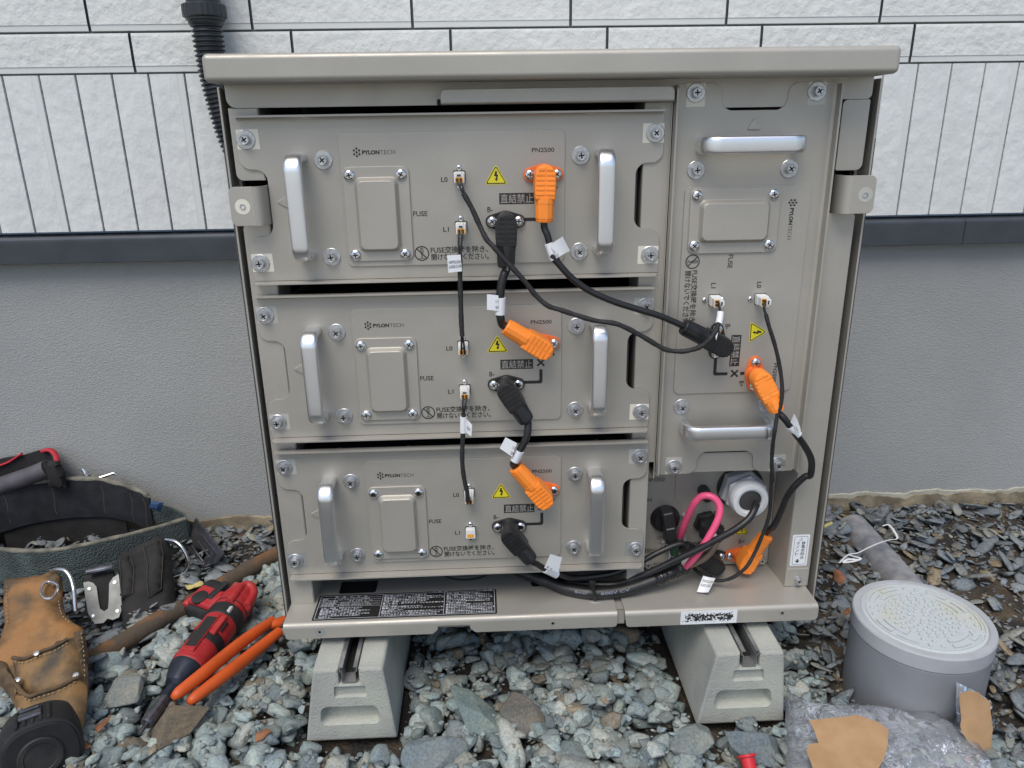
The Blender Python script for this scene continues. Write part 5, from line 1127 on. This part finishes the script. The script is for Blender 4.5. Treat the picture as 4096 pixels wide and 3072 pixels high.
# buckle hanging from the front end of the belt
bu = thing('belt_buckle', 'grey slotted metal buckle at the right end of the tool belt', 'buckle', (-.26, .36, -.75))
def P_(fn): return fn
mb = MB()
fr_o = [(-0.3060,0.4212,-0.6990), (-0.2197,0.3134,-0.7164), (-0.2301,0.3105,-0.7284), (-0.2656,0.3178,-0.7538), (-0.3157,0.3837,-0.7407), (-0.3039,0.3783,-0.7350), (-0.2699,0.3353,-0.7422), (-0.2520,0.3318,-0.7292), (-0.3074,0.4149,-0.7058)]
mb.slab(fr_o, (-0.5592,-0.5484,0.6217), .0035, .0008); mb.build('frame', m_steel, bu)
for k, (a, b) in enumerate((((-0.3037,0.3748,-0.7329), (-0.2674,0.3287,-0.7410)), ((-0.2880,0.3708,-0.7224), (-0.2524,0.3250,-0.7308)), ((-0.2760,0.3690,-0.7131), (-0.2375,0.3213,-0.7206)))):
    mb = MB(); mb.tube([a, b], .0022, 8); mb.build('bar', m_wire if k == 0 else m_steel, bu)
mb = MB(); mb.pillow([(-0.3356,0.4397,-0.7125), (-0.3088,0.4180,-0.7075), (-0.2534,0.3358,-0.7302), (-0.3053,0.3813,-0.7367)], (-0.5592,-0.5484,0.6217), .003, .01, .008); mb.build('strap_end', m_canvas, bu)

# leather pouch
lp = thing('leather_pouch', 'tan worn leather tool pouch with stacked pockets hanging from the belt', 'pouch', (-.43, .06, -.757))
mb = MB(); mb.pillow([(-0.5122,0.1623,-0.6629), (-0.4956,0.1672,-0.6610), (-0.4395,0.1747,-0.6582), (-0.4266,0.1698,-0.6601), (-0.4063,0.1259,-0.6764), (-0.3899,0.1002,-0.6860), (-0.3706,0.0862,-0.6913), (-0.3541,0.0778,-0.6944), (-0.3324,0.0400,-0.7084), (-0.3077,-0.0199,-0.7308), (-0.2996,-0.0741,-0.7510), (-0.3650,-0.0714,-0.7500), (-0.4177,-0.0153,-0.7291), (-0.4504,0.0051,-0.7215), (-0.4751,0.0418,-0.7078), (-0.4679,0.0580,-0.7017), (-0.4741,0.0882,-0.6905), (-0.4934,0.1226,-0.6777)], (-0.0000,-0.3493,0.9370), .012, .02, .010, 0, .003, .006, 3); mb.build('back_panel', m_leather, lp, angle=60)
mb = MB(); mb.pillow([(-0.4286,0.0239,-0.7016), (-0.4105,0.0222,-0.7023), (-0.3954,0.0306,-0.6992), (-0.3761,0.0390,-0.6960), (-0.3614,0.0497,-0.6920), (-0.3508,0.0525,-0.6910), (-0.3314,0.0249,-0.7013), (-0.3163,-0.0110,-0.7147), (-0.3190,-0.0223,-0.7189), (-0.3441,-0.0324,-0.7226), (-0.3787,-0.0328,-0.7228), (-0.4067,-0.0092,-0.7140)], (-0.0000,-0.3493,0.9370), .011, .02, .010, 0, .003, .004, 7); mb.build('middle_pocket', m_leather2, lp, angle=60)
mb = MB(); mb.pillow([(-0.4069,-0.0162,-0.7081), (-0.3758,-0.0388,-0.7165), (-0.3595,-0.0349,-0.7150), (-0.3357,-0.0267,-0.7120), (-0.3185,-0.0151,-0.7077), (-0.3001,-0.0281,-0.7125), (-0.2886,-0.0560,-0.7229), (-0.2812,-0.0910,-0.7359), (-0.3092,-0.1064,-0.7417), (-0.3524,-0.0880,-0.7348), (-0.3857,-0.0484,-0.7201)], (-0.0000,-0.3493,0.9370), .012, .02, .010, 0, .003, .004, 11); mb.build('lower_pocket', m_leather2, lp, angle=60)
for q in ([(-0.4202,0.0126,-0.6930), (-0.4015,0.0096,-0.6931), (-0.3858,0.0167,-0.6894), (-0.3668,0.0252,-0.6862), (-0.3538,0.0382,-0.6835)], [(-0.4001,-0.0253,-0.7008), (-0.3667,-0.0512,-0.7062), (-0.3498,-0.0486,-0.7041), (-0.3264,-0.0404,-0.7011), (-0.3110,-0.0260,-0.6989)]):
    mb = MB(); mb.tube(spline(q, 6), .0026, 8); mb.build('pocket_edge', m_ledge, lp)
for q in ([(-0.4691,0.0359,-0.7057), (-0.4333,0.0153,-0.7027), (-0.4050,-0.0163,-0.7081), (-0.3789,-0.0504,-0.7187), (-0.4122,-0.0224,-0.7232), (-0.4476,0.0014,-0.7186)], [(-0.3575,0.0591,-0.6885), (-0.3465,0.0648,-0.6886), (-0.3224,0.0227,-0.7000), (-0.2978,-0.0323,-0.7205), (-0.3041,-0.0353,-0.7130), (-0.3263,0.0112,-0.7000)]):
    mb = MB(); mb.pillow(q, (-0.0000,-0.3493,0.9370), .006, .008, .007, 0, .002, .004, 5); mb.build('side_gusset', m_ledge, lp, angle=60)
mb = MB(); Q = [(-0.4333,0.1348,-0.6518), (-0.4312,0.1222,-0.6544), (-0.4223,0.1083,-0.6574), (-0.4104,0.1023,-0.6575), (-0.4051,0.1075,-0.6577), (-0.4071,0.1247,-0.6534), (-0.4137,0.1340,-0.6521), (-0.4273,0.1402,-0.6519)]; mb.tube(spline(Q+[Q[0]], 5)[:-1], .0021, 10, closed=True); mb.build('d_ring', m_wire, lp)
mb = MB(); mb.pillow([(-0.4389,0.1544,-0.6509), (-0.4250,0.1587,-0.6493), (-0.4164,0.1535,-0.6512), (-0.4120,0.1336,-0.6543), (-0.4193,0.1316,-0.6551), (-0.4300,0.1391,-0.6523)], (-0.0000,-0.3493,0.9370), .004, .006, .006); mb.build('ring_tab', m_ledge, lp)
mb = MB(); Q = [(-0.4377,0.1653,-0.6480), (-0.4206,0.1560,-0.6400), (-0.4064,0.1508,-0.6400), (-0.3960,0.1435,-0.6480), (-0.3865,0.1295,-0.6600), (-0.3846,0.1225,-0.6750), (-0.3831,0.1157,-0.6900)]; mb.tube(spline(Q, 6), .0032, 12); mb.build('hanger_wire', m_wire, lp)
def stitches(q, off, parent, step=.0052):
    P = spline(q, 10); mb = MB(); acc = 0; N_ = Vector((-0.0000,-0.3493,0.9370))
    for a, b in zip(P, P[1:]):
        acc += (b-a).length
        if acc > step: acc = 0; t = (b-a).normalized(); mb.tube([a+N_*off-t*.0014, a+N_*off+t*.0014], .0007, 6)
    mb.build('stitching', m_thread2, parent)
m_thread2 = M('waxed_thread', (.30, .24, .15), .8)
stitches([(-0.4160,0.0075,-0.6960), (-0.3977,0.0035,-0.6954), (-0.3820,0.0106,-0.6917), (-0.3631,0.0190,-0.6885), (-0.3509,0.0315,-0.6860)], .0005, lp)
stitches([(-0.3926,-0.0330,-0.7036), (-0.3641,-0.0567,-0.7082), (-0.3472,-0.0541,-0.7062), (-0.3239,-0.0460,-0.7032), (-0.3086,-0.0317,-0.7010)], .0005, lp)
stitches([(-0.3430,0.0547,-0.6859), (-0.3235,0.0191,-0.6970), (-0.3064,-0.0185,-0.7089)], .002, lp); stitches([(-0.4956,0.1433,-0.6572), (-0.4788,0.1091,-0.6688), (-0.4599,0.0752,-0.6815)], .0005, lp); stitches([(-0.4197,0.1511,-0.6532), (-0.4023,0.1128,-0.6675), (-0.3859,0.0874,-0.6769), (-0.3675,0.0735,-0.6821)], .0005, lp)
for x_ in ((-0.3857,0.0135,-0.6884), (-0.3946,-0.0228,-0.7031), (-0.3153,-0.0222,-0.6996)):
    mb = MB(); mb.lathe([(.0042, 0), (.0040, .0014), (.0024, .0020), (0, .0021)], x_, (-0.0000,-0.3493,0.9370), 16); mb.build('rivet', m_zinc, lp)
# black canvas pouch
bp_ = thing('canvas_pouch', 'black canvas pouch with stitched slots on the front of the tool belt', 'pouch', (-.30, .22, -.757))
mb = MB(); mb.pillow([(-0.3906,0.2744,-0.6966), (-0.3867,0.2838,-0.6930), (-0.3600,0.3069,-0.6873), (-0.3336,0.3264,-0.6832), (-0.3211,0.3201,-0.6884), (-0.3116,0.3082,-0.6956), (-0.2960,0.2641,-0.7186), (-0.2722,0.2068,-0.7491), (-0.2604,0.1853,-0.7611), (-0.2756,0.1745,-0.7633), (-0.3273,0.1435,-0.7680), (-0.3408,0.1583,-0.7588), (-0.3607,0.2032,-0.7346), (-0.3801,0.2459,-0.7115)], (0.1641,-0.4103,0.8971), .020, .022, .010, 0, .003, .006, 9); mb.build('pouch_body', m_canvas, bp_, angle=60)
for q in ([(-0.3452,0.2800,-0.6800), (-0.3237,0.2984,-0.6755), (-0.3088,0.2700,-0.6890), (-0.2931,0.2086,-0.7200), (-0.3091,0.1939,-0.7238), (-0.3203,0.2218,-0.7090), (-0.3275,0.2475,-0.6959)], [(-0.3776,0.2571,-0.6890), (-0.3638,0.2668,-0.6849), (-0.3483,0.2420,-0.6968), (-0.3357,0.1983,-0.7191), (-0.3512,0.1911,-0.7240)]):
    mb = MB(); mb.pillow(q, (0.1641,-0.4103,0.8971), .006, .008, .008, 0, .001, .003, 2); mb.build('slot', m_canvas, bp_, angle=60)
    mb = MB(); mb.tube([Vector(a)+Vector((0.1641,-0.4103,0.8971))*.004 for a in q+[q[0]]], .0006, 6); mb.build('stitching', m_thread, bp_)
mb = MB(); Q = [(-0.3143,0.3000,-0.6754), (-0.2950,0.2920,-0.6751), (-0.2809,0.2850,-0.6843), (-0.2730,0.2800,-0.7021), (-0.2739,0.2780,-0.7174), (-0.2854,0.2800,-0.7334), (-0.3025,0.2850,-0.7424)]; mb.tube(spline(Q, 6), .0030, 12); mb.build('hanger_wire', m_wire, bp_)
# hammer holder
hh_ = thing('hammer_holder', 'U-shaped bright metal hammer holder hanging between the two pouches', 'tool holder', (-.39, .18, -.757))
mb = MB(); mb.slab([(-0.4205,0.2127,-0.7019), (-0.4127,0.2150,-0.7019), (-0.4051,0.2143,-0.7044), (-0.3985,0.2102,-0.7098), (-0.3914,0.1952,-0.7251), (-0.3860,0.1851,-0.7354), (-0.3790,0.1828,-0.7393), (-0.3742,0.1867,-0.7371), (-0.3761,0.1972,-0.7271), (-0.3809,0.2168,-0.7084), (-0.3770,0.2250,-0.7020), (-0.3692,0.2304,-0.6992), (-0.3604,0.2094,-0.7203), (-0.3529,0.1895,-0.7400), (-0.3546,0.1786,-0.7493), (-0.3635,0.1742,-0.7510), (-0.3715,0.1748,-0.7484), (-0.3761,0.1690,-0.7524), (-0.3889,0.1660,-0.7518), (-0.4026,0.1772,-0.7383), (-0.4123,0.1957,-0.7192)], (0.1872,-0.6553,0.7318), .0020, .0005); mb.build('plate', M('galvanised_plate', (.17, .18, .175), .52, .6, var=.18, vscale=50, bump=.1, bscale=100), hh_)
for x_ in ((-0.4081,0.2046,-0.7096), (-0.3718,0.2180,-0.7069), (-0.3935,0.1735,-0.7412), (-0.3583,0.1843,-0.7406)):
    mb = MB(); mb.lathe([(.0036, 0), (.0034, .0012), (.0018, .0016), (0, .0016)], x_, (0.1872,-0.6553,0.7318), 14); mb.build('rivet', m_zinc, hh_)
mb = MB(); mb.tube([(-0.4154,0.2221,-0.6866), (-0.4037,0.2240,-0.6852), (-0.3899,0.2282,-0.6850), (-0.3795,0.2337,-0.6855)], .0080, 12, flat=.7); mb.build('hinge_bar', m_steel, hh_)
mb = MB(); mb.pillow([(-0.4240,0.2264,-0.6970), (-0.3813,0.2393,-0.6964), (-0.3673,0.2120,-0.7244), (-0.3664,0.1854,-0.7484), (-0.3935,0.1770,-0.7490), (-0.4127,0.1992,-0.7242)], (0.1872,-0.6553,0.7318), .004, .01, .012); mb.build('backing', m_canvas, hh_)
# tape measure
tm = thing('tape_measure', 'black rubber-cased tape measure in front of the leather pouch', 'tape measure', (-.34, -.10, -.757))
tc_ = Vector((-0.3246,-0.1086,-0.7387)); ta = Vector((.48, -.80, .18)).normalized(); te = ta.cross(Vector((0, 0, 1))).normalized(); tu = te.cross(ta)
mb = MB()
oc = [(.046*math.copysign(abs(math.cos(a))**.80, math.cos(a))-.002, .044*math.copysign(abs(math.sin(a))**.80, math.sin(a))+.001) for a in np.linspace(0, 2*PI, 56, False)]
mb.plate(oc, -.025, .028, .008, 0, lambda u, y, v: tuple(tc_+te*u+tu*v-ta*y))
mb.plate(inset(oc, .0055), -.0266, -.024, .0015, 1, lambda u, y, v: tuple(tc_+te*u+tu*v-ta*y))
for k in range(5): mb.box(-.020+k*.009, -.015+k*.009, -.020, .020, .0405, .0468, .002, 0, 2, Matrix((te, -ta, tu)).transposed().to_4x4().copy() if False else Matrix.Translation(tc_) @ Matrix((te, -ta, tu)).transposed().to_4x4())
mb.build('case', [m_tblack, m_black], tm, angle=40)
mb = MB(); mb.lathe([(.026, .0262), (.026, .0285), (.024, .0300), (.019, .0300), (.018, .0288), (0, .0288)], tc_, ta, 36); mb.build('face', m_tblack, tm)
MT = Matrix.Translation(tc_) @ Matrix((te, -ta, tu)).transposed().to_4x4()
mb = MB(); mb.box(-.010, .016, -.010, .004, .044, .0500, .002, 0, 2, MT); mb.box(-.008, .014, .006, .010, .044, .0520, .0015, 0, 2, MT); mb.build('clip', m_steel, tm)
mb = MB(); mb.tube(spline([(-0.3612,-0.0772,-0.7056), (-0.3501,-0.0926,-0.7042), (-0.3374,-0.1069,-0.7025)], 5), .0030, 8); mb.build('trim', M('worn_silver', (.30, .31, .30), .4, .5, var=.5, vscale=200), tm)
# black pouch with red trim at the wall
rp = thing('tool_bag', 'black tool bag with red trim and grey padded edge standing at the wall', 'tool bag', (-.68, .43, -.75))

mb = MB()
A1, A2 = Vector((-0.7585,0.4520,-0.5955)), Vector((-0.5742,0.4520,-0.5584)); B1, B2 = Vector((-0.7524,0.4250,-0.6415)), Vector((-0.5504,0.4250,-0.5776))
for a, b, dz in ((A1, A2, -.16), (B1, B2, -.12)):
    N = 14; V = [a.lerp(b, k/N)+Vector((0, 0, .0012*math.sin(k*1.1))) for k in range(N+1)]; 
    mb.add([v for v in V]+[v+Vector((0, 0, dz)) for v in V]+[v+Vector((0, .006, 0)) for v in V]+[v+Vector((0, .006, dz)) for v in V], [(k, k+1, N+2+k, N+1+k) for k in range(N)]+[(k, k+1, 2*N+3+k, 2*N+2+k) for k in range(N)]+[(2*N+2+k, 2*N+3+k, 3*N+4+k, 3*N+3+k) for k in range(N)])
mb.add([A2, B2, B2+Vector((0, 0, -.12)), A2+Vector((0, 0, -.16)), A2+Vector((.006, 0, -.004)), B2+Vector((.010, 0, -.006)), B2+Vector((.006, 0, -.12)), A2+Vector((.004, 0, -.16))], [(0, 1, 2, 3), (4, 5, 6, 7), (0, 1, 5, 4)])
mb.build('body', m_canvas, rp)
mb = MB(); mb.tube(spline([A1+Vector((0, -.004, -.010)), A1.lerp(A2, .5)+Vector((0, -.004, -.009)), A2+Vector((-.05, -.003, -.006))], 6), .0036, 8, flat=.6); mb.tube(spline([A2+Vector((-.012, -.003, -.002)), A2+Vector((.004, -.004, 0)), A2.lerp(B2, .45)+Vector((.006, 0, .002)), A2.lerp(B2, .85)+Vector((.004, 0, 0))], 6), .0052, 10, flat=.7); mb.build('red_trim', m_redtrim, rp)
mb = MB(); mb.tube(spline([B1+Vector((0, -.012, -.004)), B1.lerp(B2, .4)+Vector((0, -.014, -.003)), B1.lerp(B2, .8)+Vector((0, -.013, -.002)), B2+Vector((-.012, -.010, -.004))], 8), .0165, 20); mb.build('padded_edge', m_gpad, rp)
mb = MB(); mb.pillow([B2+Vector((-.014, -.016, .016)), B2+Vector((.012, -.010, .010)), B2+Vector((.020, -.012, -.012)), B2+Vector((.018, -.014, -.045)), B2+Vector((-.012, -.018, -.040))], (.3, -1, .2), .012, .012, .007); mb.build('end_cap', m_canvas, rp)
mb = MB(); Q = [Vector(q) for q in ((-0.5122,0.4400,-0.5966), (-0.5079,0.4380,-0.6012), (-0.5051,0.4340,-0.6060), (-0.4982,0.4300,-0.6077))]; mb.tube(spline(Q, 5), .0040, 10); mb.tube([(-0.4817,0.4320,-0.6125), (-0.4687,0.4360,-0.6096), (-0.4557,0.4400,-0.6066), (-0.4526,0.4400,-0.6094)], .0032, 10); mb.build('metal_hook', m_wire, rp)

# ------------------------------------------------------------------ plastic bag, paper, small litter
m_kraft = M('kraft_paper', (.36, .215, .105), .8, vscale=45, col2=(.41, .26, .135), vdet=8, bump=.15, bscale=120)
mt = bpy.data.materials.new('clear_film'); mt.use_nodes = True; n = mt.node_tree; L = n.links.new; n.nodes.remove(n.nodes['Principled BSDF']); out_ = n.nodes['Material Output']
tr = n.nodes.new('ShaderNodeBsdfTransparent'); tr.inputs[0].default_value = (.96, .97, .99, 1); gl = n.nodes.new('ShaderNodeBsdfGlossy'); gl.inputs['Roughness'].default_value = .09; gl.inputs[0].default_value = (.95, .96, 1, 1)
df = n.nodes.new('ShaderNodeBsdfDiffuse'); df.inputs[0].default_value = (.88, .92, .97, 1); lw = n.nodes.new('ShaderNodeFresnel'); lw.inputs[0].default_value = 1.45
tc = n.nodes.new('ShaderNodeTexCoord'); n1 = n.nodes.new('ShaderNodeTexNoise'); n1.inputs['Scale'].default_value = 26; n1.inputs['Detail'].default_value = 2; n1.inputs['Distortion'].default_value = 2.2; L(tc.outputs['Object'], n1.inputs['Vector'])
bp = n.nodes.new('ShaderNodeBump'); bp.inputs['Strength'].default_value = .8; bp.inputs['Distance'].default_value = .006; L(n1.outputs[0], bp.inputs['Height'])
for q in (gl, lw): L(bp.outputs[0], q.inputs['Normal'])
m1 = n.nodes.new('ShaderNodeMixShader'); m1.inputs[0].default_value = .13; L(tr.outputs[0], m1.inputs[1]); L(df.outputs[0], m1.inputs[2])
m2 = n.nodes.new('ShaderNodeMixShader'); L(lw.outputs[0], m2.inputs[0]); L(m1.outputs[0], m2.inputs[1]); L(gl.outputs[0], m2.inputs[2]); L(m2.outputs[0], out_.inputs[0])
bag = thing('plastic_bag', 'crumpled clear plastic bag with torn brown paper stuck to it, at the pit', 'plastic bag', (.78, -.17, -.765))
mb = MB(); fo = lambda u, v: .013*(1-abs(noise.noise((u*11+v*5, v*15, 3))))**5+.007*(1-abs(noise.noise((u*34, v*27+u*9, 9))))**6
mb.pillow([(0.6755,-0.0508,-0.7450), (0.6758,-0.0670,-0.7450), (0.6942,-0.0825,-0.7450), (0.7324,-0.0898,-0.7450), (0.7831,-0.0941,-0.7450), (0.8215,-0.1064,-0.7450), (0.8526,-0.1107,-0.7450), (0.8695,-0.1407,-0.7450), (0.8770,-0.1610,-0.7480), (0.8835,-0.1830,-0.7550), (0.8811,-0.2114,-0.7600), (0.8404,-0.2270,-0.7600), (0.7243,-0.2264,-0.7600), (0.6461,-0.2162,-0.7600), (0.6138,-0.1965,-0.7600), (0.6395,-0.1357,-0.7550), (0.6572,-0.0938,-0.7500)], (0, -.25, 1), .014, .035, .006, 0, .002, .0, 21, fo); mb.build('film', mt, bag, angle=180)
mb = MB(); mb.pillow([(0.8613,-0.1280,-0.6807), (0.8823,-0.1280,-0.6925), (0.9153,-0.1260,-0.7156), (0.9257,-0.1320,-0.7518), (0.9284,-0.1450,-0.8095), (0.8883,-0.1500,-0.7705), (0.8639,-0.1460,-0.7419), (0.8610,-0.1360,-0.7115)], (-.2, -1, .3), .006, .02, .008, 0, .004, 0, 5, fo); mb.build('film', mt, bag, angle=180)
def ragged(P, amp=.0022, k=7):
    out = []; P = [Vector(p) for p in P]
    for i, p in enumerate(P):
        q = P[(i+1) % len(P)]
        for j in range(k):
            r_ = p.lerp(q, j/k); s_ = noise.noise(r_*90)*amp; out.append(r_+Vector((s_, s_*.5, noise.noise(r_*140)*amp*.6)))
    return out
mb = MB(); mb.pillow(ragged([(0.6639,-0.1467,-0.7140), (0.6919,-0.1460,-0.7130), (0.7244,-0.1442,-0.7120), (0.7376,-0.1497,-0.7120), (0.7520,-0.1565,-0.7140), (0.7589,-0.1629,-0.7180), (0.7463,-0.1855,-0.7190), (0.7333,-0.2039,-0.7190), (0.7125,-0.2251,-0.7190), (0.6764,-0.2319,-0.7180), (0.6387,-0.2259,-0.7180), (0.6405,-0.1966,-0.7190), (0.6458,-0.1820,-0.7190), (0.6622,-0.1792,-0.7180), (0.6617,-0.1639,-0.7160)]), (0, -.25, 1), .002, .02, .010, 0, .002, .0006, 2); mb.build('paper_piece', m_kraft, bag, angle=60)
mb = MB(); mb.pillow(ragged([(0.8481,-0.1540,-0.6767), (0.8602,-0.1540,-0.6710), (0.8725,-0.1540,-0.6765), (0.8905,-0.1540,-0.6905), (0.8957,-0.1620,-0.7263), (0.8950,-0.1720,-0.7679), (0.8744,-0.1720,-0.7524), (0.8498,-0.1680,-0.7246), (0.8516,-0.1600,-0.7043)]), (-.2, -1, .3), .001, .02, .010, 0, .0012, .0006, 2); mb.build('paper_piece', m_kraft, bag, angle=60)
cap = thing('red_cap', 'small red plastic plug cap lying on the gravel at the bottom edge', 'cap', (.575, -.18, -.765))
mb = MB(); c0 = Vector((0.5749,-0.1742,-0.7380)); a_ = Vector((.10, -.62, -.62)).normalized(); mb.lathe([(.0062, .002), (.0070, .0), (.0118, -.0004), (.0122, .0008), (.0118, .0022), (.0088, .0030), (.0084, .0180), (.0078, .0190), (0, .0190)], c0, a_, 28); mb.build('shell', M('red_plastic', (.55, .022, .03), .35), cap)
# string and leaves
st = thing('white_string', 'scrap of white plastic string over the half-buried pipe', 'string', (.95, .28, -.735))
mb = MB(); mb.tube(spline([(1.0083,0.3340,-0.7180), (1.0174,0.3299,-0.7140), (1.0157,0.3071,-0.7140), (1.0095,0.2839,-0.7160), (0.9888,0.2737,-0.7120), (0.9596,0.2570,-0.7080), (0.9344,0.2458,-0.7100), (0.9141,0.2403,-0.7160), (0.8965,0.2388,-0.7180), (0.8709,0.2172,-0.7200)], 6), .0019, 8, flat=.35); mb.tube(spline([(0.8965,0.2388,-0.7180), (0.9046,0.2283,-0.7160), (0.9115,0.2226,-0.7160), (0.8966,0.2164,-0.7170), (0.8780,0.2173,-0.7190), (0.8892,0.2214,-0.7160), (0.9048,0.2186,-0.7160)], 6), .0020, 8, flat=.4); mb.build('strand', m_label, st)
m_leaf = M('dry_leaf', (.22, .095, .045), .75, var=.3, vscale=60); m_leaf2 = M('yellow_scrap', (.42, .36, .14), .7, var=.2, vscale=60)
def leaf(P, label, mm, up=(0, -.4, 1)):
    mb = MB(); mb.pillow(ragged(P, .0015, 4), up, .003, .008, .004, 0, .002, .0008, 3); o = mb.build('dry_leaf', mm, None, loc=P[0]); tag(o, label, 'leaf', 'fallen leaves and scraps')
leaf([(0.8546,0.2021,-0.7220), (0.8631,0.1900,-0.7200), (0.8633,0.1725,-0.7220), (0.8505,0.1613,-0.7260), (0.8410,0.1689,-0.7240)], 'curled reddish dry leaf beside the right post foot', m_leaf)
leaf([(0.8247,0.1010,-0.7350), (0.8398,0.1099,-0.7330), (0.8358,0.0950,-0.7350), (0.8254,0.0948,-0.7370)], 'small orange-brown leaf tucked behind the pit rim', m_leaf)
leaf([(0.8987,0.3442,-0.7160), (0.9172,0.3509,-0.7140), (0.9168,0.3438,-0.7150), (0.8953,0.3333,-0.7170)], 'pale yellow scrap on the slate beside the cabinet', m_leaf2)
leaf([(-0.2728,0.2503,-0.7380), (-0.2448,0.2579,-0.7360), (-0.2387,0.2466,-0.7370), (-0.2611,0.2367,-0.7390)], 'pale yellow leaf lying by the old pole', m_leaf2)
leaf([(-0.2783,-0.0689,-0.7480), (-0.2659,-0.0556,-0.7450), (-0.2638,-0.0445,-0.7460), (-0.2626,-0.0635,-0.7470), (-0.2688,-0.0780,-0.7490)], 'long brown leaf on the gravel right of the leather pouch', m_leaf)
leaf([(-0.2928,-0.0892,-0.7550), (-0.2840,-0.0848,-0.7530), (-0.2681,-0.0962,-0.7540), (-0.2801,-0.1016,-0.7570)], 'brown leaf at the right side of the tape measure', m_leaf)
leaf([(-0.0551,-0.0913,-0.7480), (-0.0439,-0.0857,-0.7460), (-0.0342,-0.0888,-0.7470), (-0.0450,-0.1026,-0.7490), (-0.0531,-0.1057,-0.7500)], 'reddish brown leaf on the gravel left of the left block', m_leaf)
# a few stones big enough to tell apart
rock('large_stone', *(-0.1678,-0.0673,-0.7520), .047, .037, .026, .55, (.150, .120, .085), 'large mud-stained brown stone below the orange plier handles', 0)
rock('large_stone', *(0.2410,-0.0765,-0.7560), .030, .058, .020, .55, (.165, .215, .205), 'long blue-green angular stone on the gravel between the two blocks', 1, .25)
rock('large_stone', *(-0.2645,0.0108,-0.7500), .030, .038, .022, .1, (.21, .225, .21), 'large pale stone beside the brown leather pouch', 2, .3)
rock('large_stone', *(0.3065,-0.0684,-0.7570), .032, .044, .018, .6, (.155, .145, .125), 'flat brownish grey stone on the gravel, right of the long blue-green one', 3, .3)
rock('large_stone', *(0.1836,-0.1358,-0.7520), .038, .030, .022, .2, (.175, .205, .215), 'broad blue-grey stone in front of the left block at the bottom edge', 4)
rock('large_stone', *(0.5216,-0.1250,-0.7520), .036, .028, .022, .3, (.20, .225, .215), 'pale rounded stone just in front of the right block', 5)
rock('large_stone', *(0.5980,-0.1446,-0.7550), .042, .030, .022, 2.8, (.155, .185, .200), 'blue-grey stone behind the red cap', 0)
